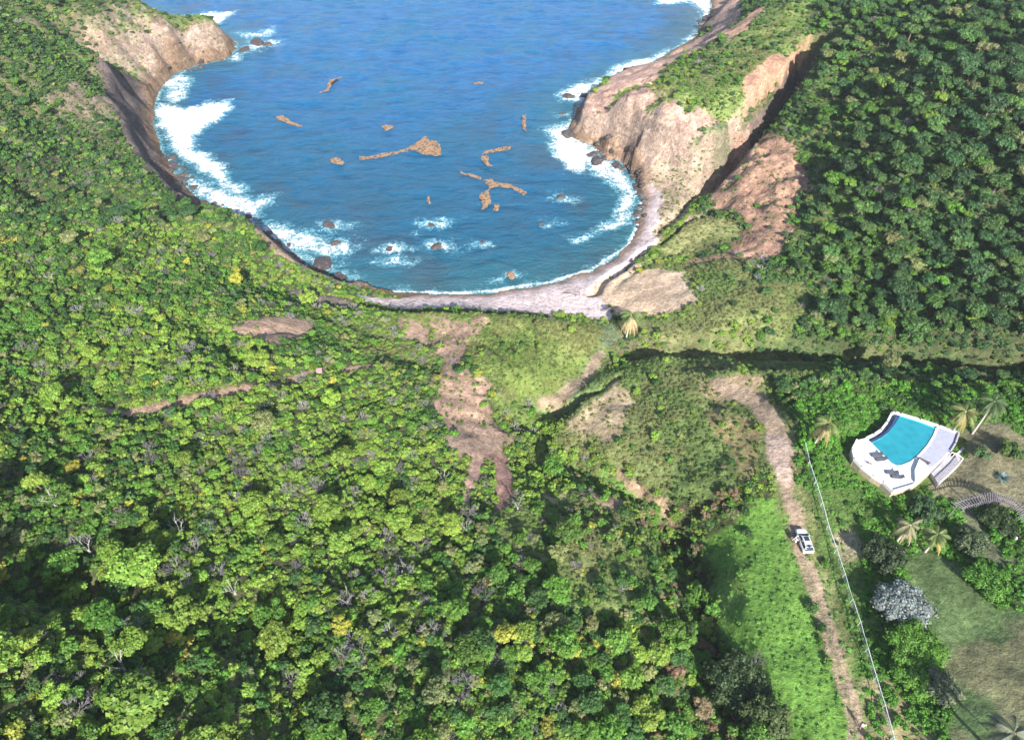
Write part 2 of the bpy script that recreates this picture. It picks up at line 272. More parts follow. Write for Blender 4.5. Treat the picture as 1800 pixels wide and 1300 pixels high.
# ------------------------------------------------------------------ ground zones: (outline, colour, ragged edge, scrub, ground cover, rock)
C_SCRUB = (.060, .070, .030)
PINK = (.50, .36, .29); BEIGE = (.52, .39, .28); SOIL = (.33, .225, .165); RED = (.36, .19, .125); GRASS = (.13, .17, .045); BEACH = (.52, .43, .43)
GREY = (.15, .12, .115); DARKR = (.17, .14, .135); ROAD = (.33, .245, .175); LAWN = (.095, .145, .055); TAN = (.155, .155, .08); FIELD = (.115, .23, .042); DRY = (.30, .26, .12)
ZONES = [
 # left headland
 ([(150,55),(215,30),(330,28),(360,40),(415,76),(398,108),(300,128),(272,190),(240,175),(200,120),(165,95)], (.185,.135,.10), 2, .14, .35, 1),
 ([(170,150),(215,120),(245,150),(278,175),(285,210),(262,245),(235,190)], (.20,.145,.105), 3, .4, .5, 1),
 ([(150,60),(260,70),(230,110),(160,90)], (.42,.26,.18), 3, .2, .3, .6),
 ([(130,694),(180,716),(240,716),(320,701),(420,679),(520,659),(620,645),(760,622),(765,628),(625,655),(520,672),(420,694),(320,716),(235,732),(170,727)], (.31,.21,.15), .12, .0, .03, .1),
 ([(1330,270),(1440,150),(1480,120),(1500,260),(1480,420),(1460,560),(1400,600),(1390,440),(1440,330),(1400,262)], (.115,.145,.05), 3, .75, .7, 0),
 ([(150,40),(235,8),(330,30),(392,60),(350,50),(300,42),(250,48),(215,70),(175,90)], (.11,.14,.05), 2.5, .55, .8, 0),
 ([(185,95),(235,100),(262,118),(240,135),(200,125)], (.10,.13,.05), 2, .4, .7, .1),
 # cliff under the left hill
 ([(500,505),(600,520),(700,545),(620,545),(520,525)], GREY, 1.5, .1, .2, .6),
 # dry soil on the left hill
 ([(420,565),(480,555),(540,565),(560,590),(500,605),(420,592)], SOIL, 2, .06, .1, .3),
 ([(705,560),(755,570),(760,610),(715,600)], SOIL, 1.5, .1, .1, .3),
 # grassy knoll
 ([(640,545),(760,548),(930,556),(1060,575),(1068,610),(1040,640),(985,690),(950,705),(900,705),(870,690),(840,650),(815,610),(780,575),(700,560)], GRASS, 1.5, .05, .8, 0),
 # eroded brown slope
 ([(765,560),(850,555),(865,575),(820,605),(810,640),(862,680),(868,740),(905,775),(893,800),(868,808),(835,808),(795,785),(758,710),(778,640),(740,632),(765,610)], SOIL, 1.8, .05, .18, .4),
 ([(770,735),(850,745),(895,785),(880,805),(830,805),(785,780)], (.25,.18,.14), 1.5, .03, .12, .4),
 ([(832,795),(856,800),(848,835),(832,875),(820,892),(810,885),(822,840)], (.36,.24,.19), .5, 0, .05, .2),
 ([(862,795),(892,800),(905,840),(902,875),(882,905),(862,926),(850,920),(872,880),(872,840)], (.28,.17,.14), .5, 0, .05, .3),
 ([(868,690),(900,705),(960,715),(985,735),(960,745),(880,730)], (.13,.18,.05), 1, .25, .8, 0),
 ([(930,870),(1010,860),(1110,880),(1120,910),(1060,895),(960,900)], (.30,.22,.15), 2.5, .3, .4, .1),
 ([(900,880),(1000,870),(1110,900),(1190,960),(1180,1060),(1080,1090),(960,1060),(880,960)], (.13,.165,.055), 5, .55, .8, 0),
 ([(640,560),(700,560),(715,600),(770,640),(770,680),(700,650),(600,640),(560,600)], (.12,.16,.05), 4, .6, .7, 0),
 # beach, stream mouth
 ([(610,512),(760,518),(860,515),(960,500),(1040,478),(1085,450),(1110,425),(1122,395),(1130,350),(1120,312),(1095,285),(1060,262),(1100,265),(1150,305),(1165,340),(1160,395),(1148,435),(1100,470),(1045,510),(1078,555),(1060,565),(1010,556),(950,552),(850,546),(740,545),(640,530)], BEACH, .8, 0, 0, .35),
 ([(1060,570),(1080,568),(1088,605),(1066,625),(1050,612)], (.12,.16,.10), .8, 0, .4, 0),
 # promontory
 ([(1005,240),(1012,190),(1045,160),(1130,112),(1190,82),(1250,50),(1252,-20),(1300,-20),(1310,20),(1280,60),(1200,100),(1150,130),(1170,170),(1200,180),(1290,225),(1300,240),(1250,290),(1170,320),(1120,290),(1060,262)], (.47,.31,.25), 2, .01, .05, 1),
 ([(1140,150),(1180,110),(1260,80),(1330,20),(1420,0),(1430,60),(1400,90),(1330,120),(1300,150),(1300,220),(1260,215),(1180,180)], (.14,.19,.055), 2, .3, .8, 0),
 ([(1075,170),(1120,145),(1125,158),(1080,178)], (.16,.22,.06), 1, 0, .8, 0),
 ([(1130,195),(1160,170),(1185,175),(1150,205)], (.16,.22,.06), 1, 0, .8, 0),
 ([(1300,140),(1370,95),(1425,78),(1420,100),(1360,150),(1340,190),(1300,215)], (.46,.27,.18), 1.5, 0, .05, .7),
 ([(1270,60),(1310,35),(1330,10),(1345,20),(1310,55),(1280,72)], (.42,.26,.18), 1, 0, .1, .4),
 ([(1180,300),(1300,262),(1380,165),(1425,100),(1430,110),(1390,170),(1320,260),(1240,325),(1200,350)], (.10,.13,.06), 1, .25, .6, .2),
 ([(1120,300),(1180,290),(1255,300),(1250,335),(1200,380),(1150,430),(1160,350)], (.34,.26,.19), 1.5, 0, .35, .6),
 ([(1245,335),(1262,300),(1300,245),(1345,190),(1395,130),(1425,95),(1436,104),(1405,150),(1360,205),(1315,262),(1275,318),(1255,345)], (.13,.10,.085), .6, 0, .1, .6),
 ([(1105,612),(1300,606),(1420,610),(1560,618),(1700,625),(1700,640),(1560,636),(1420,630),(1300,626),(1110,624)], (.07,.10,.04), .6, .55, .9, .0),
 ([(1100,622),(1300,628),(1440,634),(1440,668),(1300,660),(1180,652),(1110,640)], (.12,.15,.055), .8, .06, .8, 0),
 # landslip on the right
 ([(1248,330),(1290,270),(1320,245),(1400,268),(1432,325),(1395,360),(1400,400),(1370,440),(1300,465),(1335,490),(1320,485),(1300,455),(1200,462),(1210,452),(1280,440),(1310,400),(1290,370),(1240,350)], (.35,.215,.155), 2, .03, .16, .8),
 ([(1150,430),(1230,380),(1300,390),(1305,415),(1260,440),(1170,450)], (.20,.21,.085), 1.5, 0, .5, .1),
 ([(1038,515),(1085,480),(1130,455),(1150,460),(1190,470),(1230,525),(1200,545),(1140,550),(1080,555)], BEIGE, 2, 0, .08, .5),
 ([(1105,480),(1140,450),(1300,455),(1340,490),(1420,500),(1390,600),(1250,608),(1120,600),(1110,560),(1210,545),(1230,525),(1190,475),(1140,470)], (.14,.19,.06), 2, .16, .85, 0),
 ([(1090,550),(1130,560),(1250,600),(1270,612),(1120,610),(1075,600)], (.17,.19,.075), 2, 0, .5, .1),
 # stream bed
 ([(930,708),(985,678),(1025,640),(1050,608),(1085,612),(1075,650),(1045,682),(1010,712),(985,740)], (.13,.19,.06), .8, 0, .5, 0),
 ([(940,704),(990,684),(1030,645),(1058,612),(1066,622),(1042,662),(1004,702),(975,724),(950,720)], (.26,.20,.14), .5, 0, .15, .1),
 ([(975,728),(1010,700),(1045,668),(1065,650),(1072,660),(1030,700),(1000,730)], (.12,.19,.08), .8, 0, .6, 0),
 # south of the stream
 ([(1000,730),(1060,660),(1110,640),(1200,650),(1350,670),(1345,740),(1370,830),(1300,860),(1230,880),(1180,880),(1120,850),(1040,800),(985,780)], (.135,.185,.06), 2, .13, .85, 0),
 ([(1005,740),(1060,700),(1075,670),(1095,680),(1110,740),(1090,770),(1040,775)], (.32,.25,.16), 2, .03, .2, .1),
 ([(1010,810),(1060,820),(1110,850),(1175,915),(1160,905),(1090,865),(1030,830)], (.08,.22,.03), .8, 0, .9, 0),
 ([(1085,828),(1120,850),(1180,900),(1200,930),(1185,925),(1130,875),(1090,845)], (.38,.25,.18), .8, 0, .05, .3),
 ([(1230,665),(1330,665),(1350,700),(1340,720),(1300,700),(1240,700)], (.30,.23,.14), 2, .05, .3, 0),
 ([(1240,700),(1330,740),(1350,840),(1330,850),(1290,790),(1240,740)], (.26,.21,.10), 2.5, .12, .5, 0),
 # green meadow beside the track
 ([(1240,940),(1380,870),(1400,960),(1420,1060),(1460,1180),(1500,1310),(1390,1330),(1370,1250),(1310,1160),(1260,1100),(1250,1020)], FIELD, 1.5, .02, .62, 0),
 # track and its verges
 ([(1290,690),(1350,680),(1400,760),(1415,850),(1440,960),(1480,1060),(1540,1220),(1560,1340),(1500,1340),(1470,1180),(1420,1040),(1395,960),(1370,870),(1345,800),(1330,730)], (.16,.18,.07), 1, 0, .6, 0),
 ([(1255,665),(1340,690),(1375,740),(1395,790),(1398,870),(1412,900),(1420,960),(1452,1060),(1480,1140),(1505,1220),(1530,1340),(1500,1340),(1480,1240),(1454,1150),(1423,1060),(1402,980),(1386,905),(1372,850),(1352,800),(1345,755),(1318,718),(1262,692)], ROAD, .35, 0, 0.0, .1),
 ([(1409,985),(1414,985),(1447,1080),(1477,1170),(1501,1260),(1515,1330),(1508,1330),(1493,1260),(1469,1170),(1440,1080)], (.20,.18,.10), .25, 0, .25, 0),
 ([(1345,768),(1375,765),(1390,800),(1398,850),(1385,860),(1360,820)], (.44,.33,.27), .8, 0, 0, .1),
 # hedges and garden right of the fence
 ([(1400,700),(1480,690),(1560,700),(1660,720),(1800,700),(1900,800),(1900,1400),(1560,1340),(1500,1140),(1450,980),(1420,850),(1405,760)], (.07,.12,.03), 1, .1, .95, 0),
 ([(1615,965),(1650,970),(1690,1000),(1740,1070),(1800,1060),(1900,1080),(1900,1400),(1700,1400),(1680,1300),(1640,1180),(1625,1080),(1590,1000)], LAWN, .8, 0, 0, 0),
 ([(1660,1150),(1740,1090),(1900,1080),(1900,1400),(1700,1400),(1685,1260)], TAN, 4, 0, 0, 0),
 ([(1640,865),(1700,800),(1690,760),(1760,745),(1800,770),(1900,780),(1900,960),(1800,900),(1700,885),(1650,880)], (.15,.14,.085), 1.5, 0, 0.05, 0),
 ([(1690,890),(1730,910),(1745,965),(1790,985),(1900,990),(1900,1000),(1740,990),(1700,950)], (.12,.13,.075), 1.5, 0, .05, 0),
 ([(1540,1170),(1600,1270),(1680,1290),(1720,1400),(1560,1400),(1530,1240)], (.24,.21,.11), 2, .05, .5, 0),
 ([(1470,930),(1500,925),(1520,950),(1510,985),(1480,985)], (.26,.22,.14), 1.5, .1, .3, 0),
]
COLR = np.empty(GX.shape + (3,)); COLR[:] = C_SCRUB
SCR = np.ones(GX.shape); COV = np.full(GX.shape, .80); RCK = np.zeros(GX.shape); CLR = np.zeros(GX.shape)
for pts, c, rag, sc_, cv_, rk_ in ZONES:
    poly = P(pts); a = np.array(poly)
    bb = (GX > a[:, 0].min() - 8) & (GX < a[:, 0].max() + 8) & (GY > a[:, 1].min() - 8) & (GY < a[:, 1].max() + 8)
    X = GX[bb] + WX[bb] * rag + WX2[bb] * min(rag, 1.2); Y = GY[bb] + WY[bb] * rag + WY2[bb] * min(rag, 1.2)
    m = np.clip(sdist(X, Y, poly) / (0.35 + rag * .35) + .5, 0, 1)
    if c not in (LAWN,): pass
    COLR[bb] = COLR[bb] * (1 - m[:, None]) + np.array(c) * m[:, None]
    SCR[bb] = SCR[bb] * (1 - m) + sc_ * m; COV[bb] = COV[bb] * (1 - m) + cv_ * m; RCK[bb] = RCK[bb] * (1 - m) + rk_ * m
# steep ground near the sea is bare rock; wet edge of the beach
gy_, gx_ = np.gradient(GZ); dxs = np.gradient(GX, axis=1); dys = np.gradient(GY, axis=0)
slope = np.hypot(gx_ / dxs, gy_ / dys)
st = np.clip((slope - 1.05) / .45, 0, 1) * np.clip(1 - (-SD) / 45, 0, 1) * (SD < 0)
COLR = COLR * (1 - st[..., None]) + np.array((.33, .25, .20)) * st[..., None]; RCK = np.maximum(RCK, st); SCR = SCR * (1 - st)
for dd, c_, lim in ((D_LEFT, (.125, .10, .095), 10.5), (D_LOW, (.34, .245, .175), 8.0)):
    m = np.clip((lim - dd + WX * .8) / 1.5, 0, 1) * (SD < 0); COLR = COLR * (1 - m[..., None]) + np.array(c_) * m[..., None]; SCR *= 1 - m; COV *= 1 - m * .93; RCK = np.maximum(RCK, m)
rim = np.clip(1.6 - np.maximum(-SD, 0) / 2.2, 0, 1) * (SD < 0.5)
COLR = COLR * (1 - rim[..., None] * .85) + np.array((.19, .125, .08)) * rim[..., None] * .85; SCR *= (SD < -3.0); COV *= (SD < -3.0)
# colour mottling that belongs to the soil and plants
mot = (fbm(GX, GY, 9, 4, 71) - .5) * .5 + (fbm(GX, GY, 2.0, 3, 77) - .5) * .45
COLR = COLR * (1 + mot[..., None])
dryg = np.clip((fbm(GX, GY, 12, 3, 91) - .52) * 5, 0, 1) * (COV > .4) * (RCK < .2) * .38 * np.where((GX > 42) & (GY < 95), .3, 1)
COLR = COLR * (1 - dryg[..., None]) + np.array((.21, .195, .085)) * dryg[..., None]

# ------------------------------------------------------------------ helpers for objects
def tag(o, label=None, cat=None, group=None, kind=None):
    if label: o['label'] = label
    if cat: o['category'] = cat
    if group: o['group'] = group
    if kind: o['kind'] = kind
    return o
def mesh_np(name, V, F, smooth=False):
    me = bpy.data.meshes.new(name); V = np.asarray(V, np.float32); F = np.asarray(F, np.int32); k = F.shape[1]
    me.vertices.add(len(V)); me.vertices.foreach_set('co', V.ravel())
    me.loops.add(F.size); me.loops.foreach_set('vertex_index', F.ravel())
    me.polygons.add(len(F)); me.polygons.foreach_set('loop_start', np.arange(0, F.size, k, dtype=np.int32)); me.polygons.foreach_set('loop_total', np.full(len(F), k, np.int32))
    me.update(calc_edges=True)
    if smooth: me.polygons.foreach_set('use_smooth', np.ones(len(F), bool))
    return me
def link(name, me, mat=None, parent=None):
    o = bpy.data.objects.new(name, me); col.objects.link(o)
    if mat is not None and len(me.materials) == 0: me.materials.append(mat)
    if parent is not None: o.parent = parent
    return o
def empty(name, loc, rz=0):
    o = bpy.data.objects.new(name, None); col.objects.link(o); o.location = loc; o.rotation_euler = (0, 0, rz); o.empty_display_size = .3
    return o
class MB:
    """collects shapes into one mesh"""
    def __init__(s): s.bm = bmesh.new()
    def box(s, c, d, rz=0, rx=0, ry=0, bev=0):
        r = bmesh.ops.create_cube(s.bm, size=1)['verts']
        M = Matrix.Translation(c) @ Matrix.Rotation(rz, 4, 'Z') @ Matrix.Rotation(ry, 4, 'Y') @ Matrix.Rotation(rx, 4, 'X') @ Matrix.Diagonal((d[0], d[1], d[2], 1))
        bmesh.ops.transform(s.bm, matrix=M, verts=r)
        if bev: bmesh.ops.bevel(s.bm, geom=list({e for v in r for e in v.link_edges}), offset=bev, segments=2, affect='EDGES')
        return s
    def tube(s, pts, rad, seg=6):
        pts = [Vector(p) for p in pts]; rings = []
        for i, p in enumerate(pts):
            d = (pts[min(i + 1, len(pts) - 1)] - pts[max(i - 1, 0)]).normalized()
            a = d.orthogonal().normalized(); b = d.cross(a); r = rad[i] if isinstance(rad, (list, tuple)) else rad
            rings.append([s.bm.verts.new(p + (a * math.cos(q * 2 * math.pi / seg) + b * math.sin(q * 2 * math.pi / seg)) * r) for q in range(seg)])
        for A_, B_ in zip(rings[:-1], rings[1:]):
            al = min(range(seg), key=lambda k: (A_[0].co - B_[k].co).length)
            for q in range(seg): s.bm.faces.new((A_[q], A_[(q + 1) % seg], B_[(q + 1 + al) % seg], B_[(q + al) % seg]))
        s.bm.faces.new(rings[0][::-1]); s.bm.faces.new(rings[-1]); return s
    def cyl(s, c, r, h, seg=16, axis='Z', r2=None):
        q = bmesh.ops.create_cone(s.bm, cap_ends=True, segments=seg, radius1=r, radius2=r if r2 is None else r2, depth=h)['verts']
        M = Matrix.Translation(c)
        if axis == 'X': M = M @ Matrix.Rotation(math.pi / 2, 4, 'Y')
        if axis == 'Y': M = M @ Matrix.Rotation(math.pi / 2, 4, 'X')
        bmesh.ops.transform(s.bm, matrix=M, verts=q); return s
    def ball(s, c, r, sx=1, sy=1, sz=1, sub=2):
        q = bmesh.ops.create_icosphere(s.bm, subdivisions=sub, radius=r)['verts']
        bmesh.ops.transform(s.bm, matrix=Matrix.Translation(c) @ Matrix.Diagonal((sx, sy, sz, 1)), verts=q); return s
    def prism(s, poly, z0, z1):
        a = [s.bm.verts.new((x, y, z1)) for x, y in poly]; b = [s.bm.verts.new((x, y, z0)) for x, y in poly]; m = len(poly)
        ft = s.bm.faces.new(a); fb = s.bm.faces.new(b[::-1])
        for i in range(m): s.bm.faces.new((a[i], b[i], b[(i + 1) % m], a[(i + 1) % m]))
        bmesh.ops.triangulate(s.bm, faces=[ft, fb]); return s
    def quad(s, *p): s.bm.faces.new([s.bm.verts.new(q) for q in p]); return s
    def build(s, name, mat, parent=None, smooth=False):
        bmesh.ops.recalc_face_normals(s.bm, faces=s.bm.faces)
        me = bpy.data.meshes.new(name); s.bm.to_mesh(me); s.bm.free()
        if smooth:
            for p in me.polygons: p.use_smooth = True
        return link(name, me, mat, parent)

# ------------------------------------------------------------------ materials
def newmat(name):
    m = bpy.data.materials.new(name); m.use_nodes = True; t = m.node_tree; return m, t, t.nodes['Principled BSDF']
def simple(name, c, rough=.6, metal=0, var=.12, scale=6, bump=0.0, spec=.4):
    m, t, b = newmat(name); N = t.nodes; L = t.links
    tc = N.new('ShaderNodeTexCoord'); no = N.new('ShaderNodeTexNoise'); no.inputs['Scale'].default_value = scale; no.inputs['Detail'].default_value = 6
    L.new(tc.outputs['Object'], no.inputs['Vector'])
    mr = N.new('ShaderNodeMapRange'); mr.inputs['From Min'].default_value = .3; mr.inputs['From Max'].default_value = .7; mr.inputs['To Min'].default_value = 1 - var; mr.inputs['To Max'].default_value = 1 + var
    L.new(no.outputs[0], mr.inputs['Value'])
    mx = N.new('ShaderNodeVectorMath'); mx.operation = 'SCALE'; mx.inputs[0].default_value = c; L.new(mr.outputs[0], mx.inputs['Scale'])
    L.new(mx.outputs[0], b.inputs['Base Color']); b.inputs['Roughness'].default_value = rough; b.inputs['Metallic'].default_value = metal; b.inputs['Specular IOR Level'].default_value = spec
    if bump:
        bp = N.new('ShaderNodeBump'); bp.inputs['Strength'].default_value = bump; bp.inputs['Distance'].default_value = .1; L.new(no.outputs[0], bp.inputs['Height']); L.new(bp.outputs[0], b.inputs['Normal'])
    return m
def leafmat():
    m, t, b = newmat('foliage'); N = t.nodes; L = t.links
    ti = N.new('ShaderNodeAttribute'); ti.attribute_type = 'INSTANCER'; ti.attribute_name = 'tint'
    lv = N.new('ShaderNodeAttribute'); lv.attribute_type = 'GEOMETRY'; lv.attribute_name = 'leafvar'
    mu = N.new('ShaderNodeVectorMath'); mu.operation = 'MULTIPLY'; L.new(ti.outputs['Vector'], mu.inputs[0]); L.new(lv.outputs['Vector'], mu.inputs[1])
    L.new(mu.outputs[0], b.inputs['Base Color']); b.inputs['Roughness'].default_value = .55; b.inputs['Specular IOR Level'].default_value = .3
    tr = N.new('ShaderNodeBsdfTranslucent'); L.new(mu.outputs[0], tr.inputs['Color'])
    mx = N.new('ShaderNodeMixShader'); mx.inputs[0].default_value = .22
    L.new(b.outputs[0], mx.inputs[1]); L.new(tr.outputs[0], mx.inputs[2]); L.new(mx.outputs[0], N['Material Output'].inputs[0])
    return m
M_LEAF = leafmat()
M_BARK = simple('bark', (.16, .12, .09), .9, 0, .3, 4, .4)
M_PALEBARK = simple('pale_bark', (.42, .38, .33), .9, 0, .25, 5, .3)
M_WHITE = simple('white_plaster', (.60, .595, .58), .7, 0, .05, 1.5)
M_STONE = simple('pale_stone', (.32, .30, .33), .8, 0, .18, 3, .3)
M_ROCK = simple('wet_rock', (.055, .045, .045), .6, 0, .4, 1.5, .8)
M_TAN = simple('tan_wall', (.34, .28, .20), .85, 0, .2, 2, .3)

def ground_mat():
    m, t, b = newmat('ground'); N = t.nodes; L = t.links
    tc = N.new('ShaderNodeTexCoord'); at = N.new('ShaderNodeAttribute'); at.attribute_name = 'soil'; rk = N.new('ShaderNodeAttribute'); rk.attribute_name = 'rock'
    def noise(s, d=8, r=.6):
        n_ = N.new('ShaderNodeTexNoise'); n_.inputs['Scale'].default_value = s; n_.inputs['Detail'].default_value = d; n_.inputs['Roughness'].default_value = r; L.new(tc.outputs['Object'], n_.inputs['Vector']); return n_
    def mr(src, a, b_, c, d):
        q = N.new('ShaderNodeMapRange'); q.inputs['From Min'].default_value = a; q.inputs['From Max'].default_value = b_; q.inputs['To Min'].default_value = c; q.inputs['To Max'].default_value = d; L.new(src, q.inputs['Value']); return q.outputs[0]
    def math_(op, a, b_=None):
        q = N.new('ShaderNodeMath'); q.operation = op
        for i, s_ in enumerate((a, b_)):
            if s_ is None: continue
            if isinstance(s_, (int, float)): q.inputs[i].default_value = s_
            else: L.new(s_, q.inputs[i])
        return q.outputs[0]
    n1 = noise(.9); n2 = noise(5, 6, .7); n3 = noise(.22, 4)
    vo = N.new('ShaderNodeTexVoronoi'); vo.feature = 'DISTANCE_TO_EDGE'; vo.inputs['Scale'].default_value = .35; vo.inputs['Randomness'].default_value = 1
    mp = N.new('ShaderNodeMapping'); mp.inputs['Scale'].default_value = (.5, .7, 2.6); mp.inputs['Rotation'].default_value = (.4, .25, 0)
    ad = N.new('ShaderNodeVectorMath'); ad.operation = 'ADD'; sc_ = N.new('ShaderNodeVectorMath'); sc_.operation = 'SCALE'; sc_.inputs['Scale'].default_value = 6.0
    L.new(n1.outputs['Color'], sc_.inputs[0]); L.new(tc.outputs['Object'], ad.inputs[0]); L.new(sc_.outputs[0], ad.inputs[1]); L.new(ad.outputs[0], mp.inputs[0]); L.new(mp.outputs[0], vo.inputs['Vector'])
    crack = mr(vo.outputs['Distance'], 0, .10, .72, 1.0)
    f = math_('MULTIPLY', mr(n1.outputs[0], .35, .65, .74, 1.2), mr(n2.outputs[0], .3, .7, .72, 1.28))
    f = math_('MULTIPLY', f, mr(n3.outputs[0], .35, .65, .85, 1.15)); n4 = noise(2.2, 8, .78); f = math_('MULTIPLY', f, mr(n4.outputs[0], .38, .62, .74, 1.22))
    mpw = N.new('ShaderNodeMapping'); mpw.inputs['Scale'].default_value = (.10, .10, .9); mpw.inputs['Rotation'].default_value = (.25, .15, 0); L.new(ad.outputs[0], mpw.inputs[0]); wv = N.new('ShaderNodeTexNoise'); wv.inputs['Scale'].default_value = 1.0; wv.inputs['Detail'].default_value = 7; L.new(mpw.outputs[0], wv.inputs['Vector'])
    stn = mr(wv.outputs[0], .35, .65, .72, 1.18); crack = math_('MULTIPLY', crack, stn)
    # cracks only where it is rock
    cr = N.new('ShaderNodeMix'); cr.data_type = 'FLOAT'; L.new(rk.outputs['Fac'], cr.inputs[0]); cr.inputs[2].default_value = 1; L.new(crack, cr.inputs[3])
    f = math_('MULTIPLY', f, cr.outputs[0])
    mx = N.new('ShaderNodeVectorMath'); mx.operation = 'SCALE'; L.new(at.outputs['Vector'], mx.inputs[0]); L.new(f, mx.inputs['Scale'])
    L.new(mx.outputs[0], b.inputs['Base Color']); b.inputs['Roughness'].default_value = .92; b.inputs['Specular IOR Level'].default_value = .15
    hgt = math_('ADD', math_('MULTIPLY', n1.outputs[0], 1.2), math_('MULTIPLY', n2.outputs[0], .35))
    hgt = math_('ADD', hgt, math_('MULTIPLY', math_('MULTIPLY', crack, rk.outputs['Fac']), .8))
    bp = N.new('ShaderNodeBump'); bp.inputs['Strength'].default_value = .8; bp.inputs['Distance'].default_value = .55; L.new(hgt, bp.inputs['Height']); L.new(bp.outputs[0], b.inputs['Normal'])
    return m
M_GROUND = ground_mat()

# ------------------------------------------------------------------ the ground
V = np.stack([GX, GY, GZ], -1).reshape(-1, 3)
idx = np.arange(NU * NV).reshape(NV, NU)
F = np.stack([idx[:-1, :-1], idx[:-1, 1:], idx[1:, 1:], idx[1:, :-1]], -1).reshape(-1, 4)
gm = mesh_np('ground', V, F, True)
ca = gm.attributes.new('soil', 'FLOAT_VECTOR', 'POINT'); ca.data.foreach_set('vector', np.clip(COLR, .01, .8).astype(np.float32).ravel())
ra = gm.attributes.new('rock', 'FLOAT', 'POINT'); ra.data.foreach_set('value', RCK.astype(np.float32).ravel())
ground = link('ground', gm, M_GROUND); tag(ground, kind='structure')

# ------------------------------------------------------------------ the sea
FOAM = [ # outline in the photograph at sea level, strength
 ([(318,28),(350,22),(412,20),(405,30),(390,40),(372,48),(355,38),(335,36)], 1.0),
 ([(408,58),(450,55),(488,42),(484,60),(470,66),(430,68)], .7), ([(400,98),(440,72),(480,76),(470,86),(430,88),(425,108),(402,108)], .85),
 ([(285,145),(322,116),(340,140),(335,172),(305,184),(283,182)], .72),
 ([(272,180),(330,188),(372,178),(412,174),(400,200),(372,218),(350,240),(352,262),(385,290),(418,320),(440,334),(415,345),(380,325),(345,300),(310,270),(285,230),(268,205)], 1.15),
 ([(285,268),(320,300),(390,330),(450,345),(490,335),(480,360),(455,385),(430,410),(395,385),(345,350),(310,310)], .80),
 ([(415,400),(470,385),(530,400),(580,410),(622,430),(610,452),(570,450),(520,445),(470,425)], .76),
 ([(440,415),(480,400),(560,440),(640,485),(620,505),(560,480),(490,445)], .60),
 ([(585,418),(622,425),(620,440),(600,450),(582,440)], 1), ([(555,388),(600,390),(605,402),(570,408)], .8),
 ([(650,465),(700,450),(735,458),(700,465),(670,472)], 1), ([(735,425),(770,420),(805,435),(795,445),(760,445)], .85), ([(740,390),(765,388),(775,398),(750,402)], .6), ([(725,405),(742,408),(738,415),(722,412)], .5),
 ([(835,420),(855,422),(860,432),(838,430)], .7), ([(965,338),(985,336),(1008,350),(1000,358),(970,350)], .55), ([(940,388),(965,392),(975,402),(945,400)], .5), ([(870,495),(890,490),(892,498),(875,500)], .9),
 ([(978,165),(1005,148),(1050,140),(1080,115),(1140,98),(1180,85),(1195,88),(1140,120),(1075,148),(1040,170),(1020,185),(985,178)], .85),
 ([(1150,10),(1165,-30),(1265,-40),(1255,20),(1240,62),(1215,75),(1200,70),(1225,50),(1232,20),(1210,5),(1170,8)], .85),
 ([(948,225),(975,218),(1008,212),(1000,228),(1025,248),(1055,262),(1048,290),(1030,310),(1000,300),(975,275),(965,245)], .95),
 ([(1030,300),(1055,270),(1100,290),(1118,320),(1122,360),(1112,390),(1085,380),(1080,340),(1060,315)], .80),
 ([(1085,350),(1118,345),(1118,375),(1098,395),(1060,410),(1015,428),(1002,422),(1040,405),(1080,385)], 1.1),
 ([(560,488),(600,490),(620,508),(590,506)], .5),
]
def stripe(pts, wd):    # a narrow band along the water's edge
    return ('S', pts, wd)
SX = np.linspace(-330, 330, 760); SY = np.concatenate([np.linspace(95, 260, 380), np.linspace(260, 440, 260)[1:]])
sx, sy = np.meshgrid(SX, SY)
wxs = (fbm(sx, sy, 7, 4, 41) - .5) * 7; wys = (fbm(sx, sy, 7, 4, 61) - .5) * 7
foam = np.zeros(sx.shape)
for pts, s_ in FOAM:
    a = np.array(pts, float); X, Y = at_z(a[:, 0], a[:, 1], 0)
    d = sdist(sx + wxs * .7, sy + wys * .7, list(zip(X, Y))); foam = np.maximum(foam, np.clip(d / 6.0 + .42, 0, 1) * min(s_, 1) * .92)
for rx_, ry_, rs_ in [(578,396,6),(590,427,6),(768,433,6.5),(684,438,4.5),(757,395,4.5),(848,425,3.5),(985,346,5),(950,394,4),(898,486,2.5),(568,465,5),(545,478,4.5),(600,492,4),(452,76,8),(430,88,6),(470,79,6),(1001,236,6),(1050,284,5),(1000,170,5),(1028,168,5),(1245,45,6),(988,200,3)]:
    X, Y = at_z(rx_, ry_, 0); foam = np.maximum(foam, np.clip(1.1 - np.hypot((sx + wxs * 1.1 - X - .4 * rs_) * .6, (sy + wys * 1.1 - Y) * 1.1) / rs_, 0, 1) * (.5 + .3 * ((rx_ * 7) % 5) / 5))
sdw = sdist(sx + wxs * .25, sy + wys * .25, seaW)
edge = [tuple(float(c) for c in at_z(x, y, 0)) for x, y in [(600,504),(680,511),(760,515),(860,512),(960,497),(1040,474),(1085,448),(1108,428),(1120,398),(1126,355)]]
de = seg_dist(sx + wxs * .3, sy + wys * .3, edge)
foam = np.maximum(foam, np.clip(1 - de / 1.3, 0, 1) * .9); foam = np.maximum(foam, np.clip(1 - de / 5.0, 0, 1) * .34)
foam = np.maximum(foam, np.clip(1 - np.abs(sdw) / 2.5, 0, 1) * .55)
foam *= np.clip((sdw + 3) / 2, 0, 1)
shal = np.clip(1 - sdw / 26, 0, 1) ** 1.5
reef = np.clip((fbm(sx, sy, 11, 3, 55) - .47) * 5, 0, 1) * np.clip(1 - sdw / 55, 0, 1)
SZ = (fbm(sx + .25 * sy, sy * 2.2, 20, 3, 81) - .5) * .9 + (fbm(sx, sy * 1.7, 5, 3, 83) - .5) * .5
